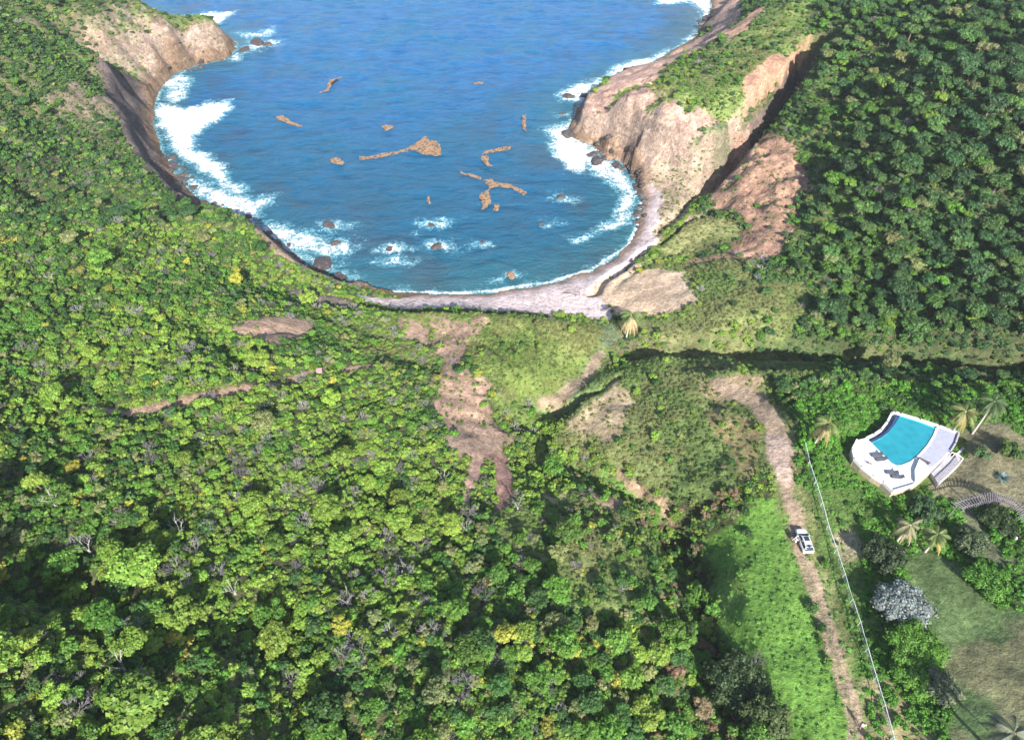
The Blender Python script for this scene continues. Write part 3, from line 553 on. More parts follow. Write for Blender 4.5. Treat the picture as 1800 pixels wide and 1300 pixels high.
SZ *= np.clip(sdw / 12, .12, 1)
Vs = np.stack([sx, sy, SZ], -1).reshape(-1, 3); nyS, nxS = sx.shape
ids = np.arange(nxS * nyS).reshape(nyS, nxS); Fs = np.stack([ids[:-1, :-1], ids[:-1, 1:], ids[1:, 1:], ids[1:, :-1]], -1).reshape(-1, 4)
# open sea beyond, out to the horizon
ring = []; base = len(Vs)
x0, x1, y0, y1 = SX[0], SX[-1], SY[0], SY[-1]; B = 9000
Vx = [(x0, y1, 0), (x1, y1, 0), (B, y1, 0), (B, B, 0), (x1, B, 0), (x0, B, 0), (-B, B, 0), (-B, y1, 0), (-B, y0, 0), (x0, y0, 0), (x1, y0, 0), (B, y0, 0)]
Vs = np.concatenate([Vs, np.array(Vx)]); q = lambda *i: [base + k for k in i]
Fs = np.concatenate([Fs, np.array([q(0,1,4,5), q(1,2,3,4), q(7,0,5,6), q(8,9,0,7), q(10,11,2,1)])])
sm = mesh_np('sea', Vs, Fs, True)
def fa(name, arr, ext=0.0):
    a = sm.attributes.new(name, 'FLOAT', 'POINT'); a.data.foreach_set('value', np.concatenate([arr.ravel(), np.full(len(Vx), ext)]).astype(np.float32))
fa('foam', foam); fa('shallow', shal); fa('reef', reef); fa('depth', np.clip((sy - 150) / 170, 0, 1), 1.0)
def sea_mat():
    m, t, b = newmat('sea_water'); N = t.nodes; L = t.links
    tc = N.new('ShaderNodeTexCoord')
    def mapped(sc, rot=0):
        q = N.new('ShaderNodeMapping'); q.inputs['Scale'].default_value = sc; q.inputs['Rotation'].default_value = (0, 0, rot); L.new(tc.outputs['Object'], q.inputs[0]); return q.outputs[0]
    def noise(vec, s, d=6, r=.6, dist=0):
        n_ = N.new('ShaderNodeTexNoise'); n_.inputs['Scale'].default_value = s; n_.inputs['Detail'].default_value = d; n_.inputs['Roughness'].default_value = r; n_.inputs['Distortion'].default_value = dist; L.new(vec, n_.inputs['Vector']); return n_.outputs[0]
    def mr(src, a, b_, c, d):
        q = N.new('ShaderNodeMapRange'); q.interpolation_type = 'SMOOTHSTEP'; q.inputs['From Min'].default_value = a; q.inputs['From Max'].default_value = b_; q.inputs['To Min'].default_value = c; q.inputs['To Max'].default_value = d; L.new(src, q.inputs['Value']); return q.outputs[0]
    def math_(op, a, b_):
        q = N.new('ShaderNodeMath'); q.operation = op
        for i, s_ in enumerate((a, b_)):
            if isinstance(s_, (int, float)): q.inputs[i].default_value = s_
            else: L.new(s_, q.inputs[i])
        return q.outputs[0]
    def mixc(fac, a, b_):
        q = N.new('ShaderNodeMix'); q.data_type = 'RGBA'; L.new(fac, q.inputs[0])
        for i, s_ in ((6, a), (7, b_)):
            if isinstance(s_, tuple): q.inputs[i].default_value = (*s_, 1)
            else: L.new(s_, q.inputs[i])
        return q.outputs[2]
    def attr(nm):
        q = N.new('ShaderNodeAttribute'); q.attribute_name = nm; return q.outputs['Fac']
    swell = noise(mapped((.6, 1.4, 1), .12), .17, 6, .68, .3); chop = noise(mapped((.9, 1.4, 1), -.08), .9, 6, .68); patch = noise(mapped((1, 1, 1)), .03, 4)
    c = mixc(mr(swell, .4, .62, 0, 1), (.006, .078, .225), (.009, .108, .285))
    c = mixc(mr(patch, .4, .65, 0, .6), c, (.006, .10, .20))
    c = mixc(mr(attr('depth'), 0, 1, .85, 0), c, (.005, .068, .120))
    c = mixc(math_('MULTIPLY', attr('shallow'), .75), c, (.022, .10, .115))
    c = mixc(math_('MULTIPLY', attr('reef'), .6), c, (.03, .05, .075))
    fo = attr('foam'); lace = noise(mapped((1, 1, 1)), .8, 8, .72, 1.2); lace2 = noise(mapped((1, 1, 1)), .22, 5, .6)
    thr = math_('ADD', fo, math_('MULTIPLY', math_('SUBTRACT', lace, .5), 2.1)); thr = math_('ADD', thr, math_('MULTIPLY', math_('SUBTRACT', lace2, .5), 1.0))
    ff = mr(thr, .50, .85, 0, 1); ff = math_('MULTIPLY', ff, mr(fo, .02, .2, 0, 1))
    glow = math_('MULTIPLY', mr(thr, .2, .6, 0, .6), mr(fo, .02, .3, 0, 1))
    c = mixc(glow, c, (.16, .42, .52))
    cap = math_('MULTIPLY', mr(lace, .70, .76, 0, 1), mr(swell, .60, .68, 0, 1))
    ff = math_('MAXIMUM', ff, math_('MULTIPLY', cap, .7))
    c = mixc(ff, c, (.86, .88, .90)); L.new(c, b.inputs['Base Color'])
    L.new(mr(ff, 0, 1, .16, .9), b.inputs['Roughness']); b.inputs['IOR'].default_value = 1.33
    h = math_('ADD', math_('MULTIPLY', swell, 2.2), math_('MULTIPLY', chop, .5)); h = math_('ADD', h, math_('MULTIPLY', ff, .25))
    bp = N.new('ShaderNodeBump'); bp.inputs['Strength'].default_value = .9; bp.inputs['Distance'].default_value = 1.0; L.new(h, bp.inputs['Height']); L.new(bp.outputs[0], b.inputs['Normal'])
    return m
sea = link('sea', sm, sea_mat()); tag(sea, kind='structure')
exec_after = []

# ------------------------------------------------------------------ plants: source shapes
def rand_unit(k, rng):
    v = rng.normal(size=(k, 3)); return v / np.linalg.norm(v, axis=1, keepdims=True)
def leaf_mesh(name, lobes, nleaf, size, seed, flat=.75, core=.80, droop=0):
    """leaf-sized faces spread over lumpy lobes, with a rough inner mass; lobes = (x,y,z,rx,ry,rz)"""
    rng = np.random.default_rng(seed); Vl = []; Fl = []; Cl = []
    L_ = np.array(lobes, float); area = (L_[:, 3] * L_[:, 4] + L_[:, 4] * L_[:, 5] + L_[:, 3] * L_[:, 5]); pr = area / area.sum()
    li = rng.choice(len(L_), nleaf, p=pr); u = rand_unit(nleaf, rng); u[:, 2] = np.where(u[:, 2] < -.35, -u[:, 2], u[:, 2])
    depth = 1.04 - rng.random(nleaf) ** 1.6 * .42
    lump = 1 + .26 * np.sin(u[:, 0] * 7 + li) * np.cos(u[:, 1] * 6 + li * 2) + rng.normal(size=nleaf) * .05
    c = L_[li, :3] + u * L_[li, 3:] * (depth * lump)[:, None]
    nrm = u * .75 + rand_unit(nleaf, rng) * .55 + np.array([0, 0, .35]); nrm /= np.linalg.norm(nrm, axis=1, keepdims=True)
    a = np.cross(nrm, rand_unit(nleaf, rng)); a /= np.linalg.norm(a, axis=1, keepdims=True); b = np.cross(nrm, a)
    s = size * (0.6 + .8 * rng.random(nleaf))[:, None]
    Q = np.stack([c - a * s, c - b * s * flat, c + a * s, c + b * s * flat], 1)
    V1 = Q.reshape(-1, 3); F1 = np.arange(nleaf * 4).reshape(-1, 4)
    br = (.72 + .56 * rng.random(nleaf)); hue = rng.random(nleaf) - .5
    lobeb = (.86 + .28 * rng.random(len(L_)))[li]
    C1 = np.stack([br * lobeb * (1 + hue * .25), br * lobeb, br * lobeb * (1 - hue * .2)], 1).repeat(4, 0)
    # inner mass
    bm = bmesh.new()
    for l in lobes:
        q = bmesh.ops.create_icosphere(bm, subdivisions=2, radius=1)['verts']
        for v in q:
            d = v.co.copy(); k = core * (1 + .12 * math.sin(d.x * 5 + l[0] * 9) * math.cos(d.y * 5 + l[1] * 7))
            v.co = Vector((l[0] + d.x * l[3] * k, l[1] + d.y * l[4] * k, max(l[2] + d.z * l[5] * k, 0.02)))
    V2 = np.array([v.co[:] for v in bm.verts]); bm.faces.ensure_lookup_table()
    bm.verts.index_update(); F2 = np.array([[v.index for v in f.verts] for f in bm.faces]); bm.free()
    F2q = np.concatenate([F2, F2[:, 2:3]], 1)
    me = bpy.data.meshes.new(name)
    Vt = np.concatenate([V1, V2]).astype(np.float32)
    me.vertices.add(len(Vt)); me.vertices.foreach_set('co', Vt.ravel())
    n1, n2 = len(F1), len(F2)
    loops = np.concatenate([F1.ravel(), F2.ravel() + len(V1)]).astype(np.int32)
    me.loops.add(len(loops)); me.loops.foreach_set('vertex_index', loops)
    me.polygons.add(n1 + n2)
    me.polygons.foreach_set('loop_start', np.concatenate([np.arange(n1) * 4, n1 * 4 + np.arange(n2) * 3]).astype(np.int32))
    me.polygons.foreach_set('loop_total', np.concatenate([np.full(n1, 4), np.full(n2, 3)]).astype(np.int32))
    me.update(calc_edges=True)
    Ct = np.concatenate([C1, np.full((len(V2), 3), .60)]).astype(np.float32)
    at_ = me.attributes.new('leafvar', 'FLOAT_VECTOR', 'POINT'); at_.data.foreach_set('vector', Ct.ravel())
    me.materials.append(M_LEAF); return me
def crown_lobes(seed, k, spread, r, zc, flat):
    rg = random.Random(seed); L_ = [(0, 0, zc, r * 1.05, r * 1.0, r * flat * 1.1)]
    for i in range(k):
        a = i * 2.399 + rg.random() * .8; d = spread * (0.65 + .45 * rg.random()); q = r * (.5 + .3 * rg.random())
        L_.append((math.cos(a) * d, math.sin(a) * d, zc + (rg.random() - .45) * r * .75, q, q * (.8 + .4 * rg.random()), q * flat * (0.9 + .3 * rg.random())))
    return L_
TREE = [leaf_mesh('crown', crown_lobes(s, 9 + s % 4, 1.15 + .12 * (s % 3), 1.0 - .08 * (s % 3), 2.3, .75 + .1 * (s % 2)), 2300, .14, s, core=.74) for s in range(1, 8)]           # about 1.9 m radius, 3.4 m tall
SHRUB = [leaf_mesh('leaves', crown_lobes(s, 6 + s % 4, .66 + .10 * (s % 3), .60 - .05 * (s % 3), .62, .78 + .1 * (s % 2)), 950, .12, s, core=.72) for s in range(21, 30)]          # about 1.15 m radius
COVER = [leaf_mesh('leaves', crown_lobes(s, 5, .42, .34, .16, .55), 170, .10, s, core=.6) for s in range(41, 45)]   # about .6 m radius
def twigs(name, seed, nb=26, r=1.15, h=1.5):
    """leafless shrub: forking thin branches"""
    rg = random.Random(seed); Vt = []; Ft = []; Ct = []
    def limb(p, q, a, b):
        d = (q - p).normalized(); x = d.orthogonal().normalized(); y = d.cross(x); i = len(Vt)
        for o, rr in ((p, a), (q, b)):
            for k in range(3):
                an = k * 2.094; Vt.append(o + (x * math.cos(an) + y * math.sin(an)) * rr); Ct.append(.7 + .6 * rg.random())
        for k in range(3): Ft.append((i + k, i + (k + 1) % 3, i + 3 + (k + 1) % 3, i + 3 + k))
    def grow(p, d, ln, rad, lev):
        q = p + d * ln; limb(p, q, rad, rad * .6)
        if lev == 0: return
        for k in range(3 if lev > 1 else 4):
            nd = (d + Vector((rg.uniform(-1, 1), rg.uniform(-1, 1), rg.uniform(-.3, .8))) * .75).normalized()
            grow(q, nd, ln * rg.uniform(.55, .8), rad * .6, lev - 1)
    for i in range(8):
        a = i * .785 + rg.random(); d = Vector((math.cos(a) * .75, math.sin(a) * .75, .55 + rg.random() * .5)).normalized()
        grow(Vector((0, 0, 0)), d, .62 * r / 1.15, .045, 3)
    me = mesh_np(name, np.array([v[:] for v in Vt]), np.array(Ft))
    a_ = me.attributes.new('leafvar', 'FLOAT_VECTOR', 'POINT'); c = np.array(Ct, np.float32); a_.data.foreach_set('vector', np.stack([c, c, c], 1).ravel())
    me.materials.append(M_LEAF); return me
TWIG = [twigs('branches', s) for s in (61, 62, 63)]
def trunk_mesh(h, r, seed):
    rg = random.Random(seed); mb = MB()
    top = Vector((rg.uniform(-.15, .15), rg.uniform(-.15, .15), h)); mid = Vector((rg.uniform(-.1, .1), rg.uniform(-.1, .1), h * .5))
    mb.tube([(0, 0, -.5), (0, 0, 0), mid, top], [r * 1.3, r * 1.15, r, r * .7], 7)
    for i in range(4):
        a = i * 1.57 + rg.random(); e = top + Vector((math.cos(a) * .8, math.sin(a) * .8, .7)) * (h / 2.0)
        mb.tube([mid.lerp(top, .6 + .1 * i), (top + e) / 2 + Vector((0, 0, .05)), e], [r * .5, r * .38, r * .2], 5)
    bmesh.ops.recalc_face_normals(mb.bm, faces=mb.bm.faces)
    me = bpy.data.meshes.new('trunk'); mb.bm.to_mesh(me); mb.bm.free(); me.materials.append(M_BARK); return me
TRUNK = [trunk_mesh(1.7, .13, 5), trunk_mesh(1.7, .16, 6)]
STEM = trunk_mesh(.6, .06, 9)

# ------------------------------------------------------------------ where the plants stand
FRAME = (-170, 1970, -120, 1470)
def candidates(sp, jitter=.9):
    xs = np.arange(-300, 300, sp); ys = np.arange(8, 420, sp)
    X, Y = np.meshgrid(xs, ys); X = X.ravel() + (RNG.random(X.size) - .5) * sp * jitter * 1.6; Y = Y.ravel() + (RNG.random(Y.size) - .5) * sp * jitter * 1.6
    Z = hz(X, Y); px, py, d = project(X, Y, Z)
    k = (px > FRAME[0]) & (px < FRAME[1]) & (py > FRAME[2]) & (py < FRAME[3]) & (Z > 0.6) & (grid_interp(SD, X, Y) < -3)
    return X[k], Y[k], Z[k], px[k], py[k], d[k]
deck_keep = lambda X, Y, mg: sdist(X, Y, deckW) < -mg
PAL = { 'lime': (.150, .225, .040), 'green': (.080, .165, .028), 'dark': (.040, .090, .026), 'olive': (.15, .165, .075), 'yellow': (.25, .24, .045), 'cool': (.036, .082, .034), 'coolmid': (.068, .130, .042),
        'bronze': (.19, .13, .09), 'vivid': (.075, .19, .022), 'silver': (.24, .25, .25)}
def tint_of(px, py, X, Y):
    """colour family by place"""
    k = len(px); nz = fbm(X, Y, 14, 3, 101); r = RNG.random(k); T = np.empty((k, 3)); name = np.empty(k, object)
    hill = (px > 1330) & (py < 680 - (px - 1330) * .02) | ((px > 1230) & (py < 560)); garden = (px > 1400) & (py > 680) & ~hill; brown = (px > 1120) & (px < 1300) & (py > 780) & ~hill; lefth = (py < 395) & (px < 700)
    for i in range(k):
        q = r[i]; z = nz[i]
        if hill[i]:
            dk = min(max((px[i] - 1450) / 260, 0), 1) * .45; nm = 'cool' if q < .18 + dk + (z - .5) * .7 else 'coolmid' if q < .62 + dk * .6 else 'green' if q < .9 else 'olive' if q < .96 else 'lime'  # darker mix towards the right: shade put into the leaf colours
        elif garden[i]: nm = 'vivid' if q < .45 else 'dark' if q < .75 else 'green'
        elif brown[i]: nm = 'green' if q < .42 else 'dark' if q < .6 else 'bronze' if q < .76 else 'lime' if q < .9 else 'olive'
        elif lefth[i]: nm = 'green' if q < .18 else 'cool' if q < .38 else 'coolmid' if q < .60 else 'olive' if q < .70 else 'lime' if q < .75 else 'dark'  # dimmer greens paint the shade of slopes facing away from the sun
        else:
            ql = np.clip((z - .33) * 2.4, .06, .72)
            nm = 'lime' if q < ql else 'green' if q < ql + (1 - ql) * .5 else 'olive' if q < ql + (1 - ql) * .66 else 'yellow' if q < ql + (1 - ql) * .70 else 'dark'
        T[i] = np.array(PAL[nm]) * np.array((1.0, 1.08, .85)) * (0.70 + .55 * RNG.random()) * (1 + (RNG.random(3) - .5) * .16); name[i] = nm
    return T, name
# --- trees on the wooded hill and in the near thicket
plants = []   # (kind, x, y, z, scale, tint, tintname, px, py, d)
X, Y, Z, px, py, d = candidates(2.75)
s_ = grid_interp(SCR, X, Y); big = ((px > 1440 + np.maximum(0, 450 - py) * -.0) & (py < 560)) | ((py > 880) & (px < 1250)); pt = np.where((px > 1440) & (py < 600), 1.1, np.where(big & (py > 1080), .48, np.where(big, .16, .04)))
pt = pt * np.clip((fbm(X, Y, 18, 2, 131) - .2) * 2.2, np.where((px > 1440) & (py < 600), .8, .25), 1.25)
k = (RNG.random(len(X)) < s_ * pt) & (s_ > .5) & deck_keep(X, Y, 3) & (grid_interp(SCR, X, Y + 1.6) > .5) & (grid_interp(SCR, X - 1.3, Y) > .5) & (grid_interp(SCR, X + 1.3, Y) > .5)
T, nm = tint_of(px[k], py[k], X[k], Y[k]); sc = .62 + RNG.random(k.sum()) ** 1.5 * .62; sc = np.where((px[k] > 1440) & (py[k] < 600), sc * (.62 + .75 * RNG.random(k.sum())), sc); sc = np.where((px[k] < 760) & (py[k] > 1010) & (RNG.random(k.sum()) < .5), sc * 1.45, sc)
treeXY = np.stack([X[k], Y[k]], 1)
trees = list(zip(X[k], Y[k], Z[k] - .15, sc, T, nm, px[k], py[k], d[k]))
# --- shrubs
X, Y, Z, px, py, d = candidates(1.38)
s_ = grid_interp(SCR, X, Y); gap = fbm(X, Y, 4, 2, 151)
k = (RNG.random(len(X)) < s_ * .93 * np.where(gap < .33, .12, 1)) & deck_keep(X, Y, 1.5)
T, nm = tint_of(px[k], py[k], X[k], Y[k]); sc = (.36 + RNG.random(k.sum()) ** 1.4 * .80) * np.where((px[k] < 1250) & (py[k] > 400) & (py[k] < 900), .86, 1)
X, Y, Z, px, py, d = X[k], Y[k], Z[k], px[k], py[k], d[k]
dead = (RNG.random(len(X)) < np.where((px < 1050) & (py > 400), .15, .05) * np.clip((fbm(X, Y, 16, 2, 171) - .3) * 3, .2, 2.2) + .30 * np.exp(-((px - 580) / 230) ** 2 - ((py - 790) / 110) ** 2)) & ~((px > 1380) & (py > 640))
shrubs = [q for q, dd in zip(zip(X, Y, Z - .05, sc, T, nm, px, py, d), dead) if not dd]
dsel = np.where(dead)[0]; deadT = np.stack([np.array((.30, .275, .30)) * f for f in (.6 + .7 * RNG.random(len(dsel)))]) 
deads = [(X[i], Y[i], Z[i] - .05, sc[i] * 1.15, deadT[j], 'grey', px[i], py[i], d[i]) for j, i in enumerate(dsel)]
# --- low leafy ground cover
X, Y, Z, px, py, d = candidates(.78)
c_ = grid_interp(COV, X, Y); near = d < 230
k = (RNG.random(len(X)) < c_ * np.where(near, .92, .45)) & (c_ > .15) & deck_keep(X, Y, .8) 
X, Y, Z, px, py, d = X[k], Y[k], Z[k], px[k], py[k], d[k]; near = near[k]
fieldm = ((px > 1230) & (py > 860) & (px < 1520)); gardm = (px > 1400) & (py > 690) & ~fieldm
cT = np.empty((len(X), 3)); base_c = np.stack([grid_interp(COLR[..., i], X, Y) for i in range(3)], 1); gcol = np.array((.115, .175, .04))
cT[:] = gcol; cT[fieldm] = (.125, .270, .050); cT[gardm] = (.075, .205, .022)
cT = cT * (.72 + .5 * RNG.random(len(X)))[:, None] * (.75 + .5 * fbm(X, Y, 4, 3, 191))[:, None]
dryk = (fbm(X, Y, 12, 3, 91) > .55) & ~fieldm & ~gardm; cT[dryk] = cT[dryk] * .55 + np.array((.21, .17, .08)) * .45
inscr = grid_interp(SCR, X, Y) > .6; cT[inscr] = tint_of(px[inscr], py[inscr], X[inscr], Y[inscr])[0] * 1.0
cs = np.where(fieldm, .48, 1) * np.where(inscr, 1.55, 1) * (.6 + .7 * RNG.random(len(X))) * np.where(gardm | fieldm, 1.0, .72) * np.where(near, 1, 1.25)
covers = (X, Y, Z - .04, cs, cT)

LAND = [('brown slope', 835, 740), ('pebble beach', 850, 535), ('hill trail', 330, 705), ('dry gully', 1170, 900), ('beach palm', 1105, 565), ('white car', 1412, 945),
 ('pool terrace', 1600, 795), ('silver bush', 1580, 1060), ('rocky headland', 300, 80), ('red landslip', 1350, 330), ('pink rock point', 1120, 220), ('foaming cove', 330, 260), ('low cliff', 500, 480),
 ('grassy knoll', 920, 620), ('green meadow', 1350, 1050), ('shaded stream bank', 1350, 625), ('small dirt patch', 490, 580), ('scree fork', 850, 900), ('stream bend', 965, 735), ('bottom left corner', 0, 1300), ('bottom edge centre', 830, 1300), ('wooded hilltop', 1700, 200), ('left edge centre', 0, 650), ('left thicket centre', 430, 980), ('lower thicket end', 1150, 1220), ('upper right corner', 1800, 0)]
CN = {'lime': 'lime green', 'green': 'mid green', 'dark': 'dark green', 'olive': 'olive', 'yellow': 'golden yellow', 'cool': 'bluish green', 'coolmid': 'cool green', 'bronze': 'bronze brown', 'vivid': 'vivid green', 'grey': 'grey'}
def where(px_, py_):
    best = min(LAND, key=lambda l: math.hypot(l[1] - px_, l[2] - py_)); dx, dy = px_ - best[1], py_ - best[2]; r = math.hypot(dx, dy)
    dist = 'close' if r < 60 else 'just' if r < 130 else 'well' if r < 220 else 'far'
    a = math.degrees(math.atan2(-dy, dx)) % 360
    dirs = ['right of', 'up right of', 'above', 'up left of', 'left of', 'down left of', 'below', 'down right of'][int((a + 22.5) // 45) % 8]
    return f'{dist} {dirs} the {best[0]}'
def plant_label(tn, sc, noun, px_, py_):
    size = 'tiny' if sc < .6 else 'small' if sc < .72 else 'medium' if sc < .9 else 'large' if sc < 1.08 else 'broad'
    return f'{size} {CN[tn]} {noun} {where(px_, py_)}'
def untie(objs):
    """things that would share a label are told apart by their order across the photograph"""
    by = {}
    for o, x in objs: by.setdefault(o['label'], []).append((x, o))
    W = ['leftmost', 'second', 'third', 'fourth', 'fifth', 'sixth', 'seventh', 'eighth', 'ninth', 'tenth', 'eleventh', 'twelfth', 'thirteenth', 'fourteenth', 'fifteenth', 'sixteenth', 'seventeenth', 'eighteenth', 'nineteenth', 'twentieth']
    for lb, l in by.items():
        if len(l) < 2: continue
        l.sort(key=lambda t: t[0])
        for i, (x, o) in enumerate(l):
            o['label'] = ('leftmost ' if i == 0 else 'rightmost ' if i == len(l) - 1 else W[min(i, 19)] + ' from left ') + lb
def put_individuals(items, name, noun, cat, group, protos, partname, stem, nmax, k0=0):
    vis = [i for i, q in enumerate(items) if -20 < q[6] < 1820 and -20 < q[7] < 1320]
    vis.sort(key=lambda i: -items[i][3] / items[i][8]); pick = vis[:nmax]; ps = set(pick)
    src = []; made = []
    for c, i in enumerate(pick):
        x, y, z, sc, T, tn, qx, qy, dd = items[i]
        root = empty(name, (x, y, z), random.uniform(0, 6.28)); s = float(sc); root.scale = (s * random.uniform(.9, 1.12), s * random.uniform(.9, 1.12), s * random.uniform(.85, 1.15))
        tag(root, plant_label(tn, sc, noun, qx, qy), cat, group)
        made.append((root, qx)); cr = link(partname, protos[c % len(protos)], None, root); cr['tint'] = [float(v) for v in T]
        if stem: link('trunk' if stem is TRUNK else 'stem', stem[c % len(stem)], None, root)
        if c < len(protos): src.append(cr)
    untie(made)
    return [q for i, q in enumerate(items) if i not in ps], src
trees_rest, SRC_T = put_individuals(trees, 'broadleaf_tree', 'round tree', 'tree', 'broadleaf trees in the hillside thicket', TREE, 'crown', TRUNK, 300)
shrubs_rest, SRC_S = put_individuals(shrubs, 'leafy_shrub', 'leafy shrub', 'shrub', 'leafy shrubs in the scrub', SHRUB, 'leaves', [STEM], 300)
dead_rest, SRC_D = put_individuals(deads, 'leafless_shrub', 'leafless shrub', 'shrub', 'leafless grey shrubs in the scrub', TWIG, 'branches', None, 200)

# --- the rest as countless vegetation, one object each
def scatter(name, label, cat, X, Y, Z, S, T, sources):
    k = len(X); me = bpy.data.meshes.new(name); me.vertices.add(k)
    me.vertices.foreach_set('co', np.stack([X, Y, Z], 1).astype(np.float32).ravel())
    def at_(nm, ty, arr):
        a = me.attributes.new(nm, ty, 'POINT'); a.data.foreach_set({'FLOAT_VECTOR': 'vector', 'INT': 'value'}[ty], arr.ravel())
    rot = np.stack([(RNG.random(k) - .5) * .25, (RNG.random(k) - .5) * .25, RNG.random(k) * 6.283], 1).astype(np.float32)
    scl = (np.asarray(S)[:, None] * (.88 + .26 * RNG.random((k, 3)))).astype(np.float32)
    at_('rot', 'FLOAT_VECTOR', rot); at_('scl', 'FLOAT_VECTOR', scl); at_('tint', 'FLOAT_VECTOR', np.asarray(T, np.float32)); at_('pick', 'INT', RNG.integers(0, len(sources), k).astype(np.int32))
    o = link(name, me); tag(o, label, cat, None, 'stuff')
    g = bpy.data.node_groups.new(name, 'GeometryNodeTree'); g.interface.new_socket('Geometry', in_out='INPUT', socket_type='NodeSocketGeometry'); g.interface.new_socket('Geometry', in_out='OUTPUT', socket_type='NodeSocketGeometry')
    N = g.nodes; L = g.links; gi = N.new('NodeGroupInput'); go = N.new('NodeGroupOutput'); jn = N.new('GeometryNodeJoinGeometry'); ip = N.new('GeometryNodeInstanceOnPoints')
    for s_ in sources:
        oi = N.new('GeometryNodeObjectInfo'); oi.inputs['Object'].default_value = s_; oi.inputs['As Instance'].default_value = True; oi.transform_space = 'ORIGINAL'; L.new(oi.outputs['Geometry'], jn.inputs[0])
    def na(nm, ty):
        q = N.new('GeometryNodeInputNamedAttribute'); q.data_type = ty; q.inputs['Name'].default_value = nm; return q.outputs[0]
    L.new(gi.outputs[0], ip.inputs['Points']); L.new(jn.outputs[0], ip.inputs['Instance']); ip.inputs['Pick Instance'].default_value = True
    L.new(na('pick', 'INT'), ip.inputs['Instance Index']); L.new(na('scl', 'FLOAT_VECTOR'), ip.inputs['Scale'])
    er = N.new('FunctionNodeEulerToRotation'); L.new(na('rot', 'FLOAT_VECTOR'), er.inputs[0]); L.new(er.outputs[0], ip.inputs['Rotation'])
    L.new(ip.outputs[0], go.inputs[0])
    md = o.modifiers.new('plants', 'NODES'); md.node_group = g
    return o
def arr(items): return (np.array([q[0] for q in items]), np.array([q[1] for q in items]), np.array([q[2] for q in items]), np.array([q[3] for q in items]), np.array([q[4] for q in items]))
scatter('woodland', 'distant mass of small round tree crowns covering the hillsides', 'woodland', *arr(trees_rest), SRC_T)
scatter('scrub', 'dense mixed green scrub covering the slopes around the bay', 'scrub', *arr(shrubs_rest), SRC_S)
scatter('dry_scrub', 'scattered grey leafless brush among the green scrub', 'dry scrub', *arr(dead_rest), SRC_D)
# one bit of ground cover stands alone so that the rest can repeat it
cov_src = []
for k, (qx, qy) in enumerate([(1300, 1010), (1340, 1120), (1450, 830), (1500, 890)]):
    X, Y = hit(qx, qy); r = link('ground_cover_tuft', COVER[k]); r.location = (X[0], Y[0], float(hz(X, Y)[0]) - .03); r['tint'] = [.10, .22, .032]
    tag(r, 'low green leafy tuft ' + ['in the meadow left of the car', 'low in the meadow beside the track', 'just right of the upper end of the fence', 'in the hedge planting below the pool terrace'][k], 'tuft', 'low tufts of creeper'); cov_src.append(r)
scatter('ground_cover', 'low creeping green plants covering meadow, knoll and garden', 'ground cover', *covers, cov_src)
print('plants', len(trees), len(shrubs), len(deads), len(covers[0]))

# ------------------------------------------------------------------ the pool terrace
def D(pts, z=DECK_Z): return [tuple(float(c) for c in at_z(x, y, z)) for x, y in pts]
def ctr(poly): return (sum(p[0] for p in poly) / len(poly), sum(p[1] for p in poly) / len(poly))
def smooth_poly(poly, it=1):
    for _ in range(it):
        o = []
        for i in range(len(poly)):
            a, b = poly[i], poly[(i + 1) % len(poly)]; o += [(a[0]*.75+b[0]*.25, a[1]*.75+b[1]*.25), (a[0]*.25+b[0]*.75, a[1]*.25+b[1]*.75)]
        poly = o
    return poly
outer_l = [(1568,725.3),(1560,741),(1549.3,754.7),(1537,762.7),(1524,769)]
ledge_l = [(1576,728.2),(1568.5,744),(1557,758.5),(1544,767.5),(1528,774.7)]
water_l = [(1581,729.5),(1573,745.5),(1561,760.5),(1548,770),(1532,777.8)]
pool_r = [(1546.7,793),(1558.7,805),(1566.7,813),(1576,817.5),(1584,817),(1600,810.7),(1614.7,798.7),(1629,782.7),(1640,765),(1645,752)]
pt_root = empty('pool_terrace', (*ctr(deckW), DECK_Z - 2.5)); tag(pt_root, 'white curved terrace holding a turquoise swimming pool above the green garden', 'pool terrace')
def tpart(name, mb, mat, parent=None, smooth=False):
    o = mb.build(name, mat, None, smooth); o.parent = parent or pt_root
    o.matrix_parent_inverse = Matrix.Translation(pt_root.location).inverted() if parent is None else Matrix(); return o
M_CYAN = simple('pool_tile', (.05, .50, .58), .3, 0, .08, 1.2); M_NAVY = simple('dark_blue_tile', (.025, .05, .13), .4, 0, .15, 3)
deck_poly = [(1524,769),(1505.3,773.3),(1498.5,783),(1496,790.7),(1500,808),(1513,821),(1533,837),(1550.7,848),(1568,865.3),(1590,858.5),(1608,853),(1618.7,844),(1626,836.5),(1636,829),(1650,815),(1660,805),(1672,793),(1680,780),(1684,770),(1686.7,760),(1668,753.5),(1650.7,748)] + pool_r[::-1] + [water_l[-1], ledge_l[-1]]
tpart('deck', MB().prism(D(deck_poly), DECK_Z - .35, DECK_Z), M_WHITE)
M_LILAC = simple('lilac_paving', (.27, .28, .36), .8, 0, .1, 2)
tpart('paving', MB().prism(D([(1653,752),(1683,763),(1677,779),(1669,792),(1655,806),(1642,818),(1633,822),(1612,806),(1618,800),(1632,786),(1644,767),(1649,754)]), DECK_Z - .1, DECK_Z + .004), M_LILAC)
wallp = D([(1524,769),(1505.3,773.3),(1496,790.7),(1500,808),(1513,821),(1533,837),(1550.7,848),(1568,865.3),(1608,853),(1618.7,844),(1636,829),(1672,793),(1686.7,760),(1650.7,748),(1582.7,726.7)])
c0 = ctr(wallp)
shr = lambda poly, m_: [(x + (c0[0] - x) * m_, y + (c0[1] - y) * m_) for x, y in poly]
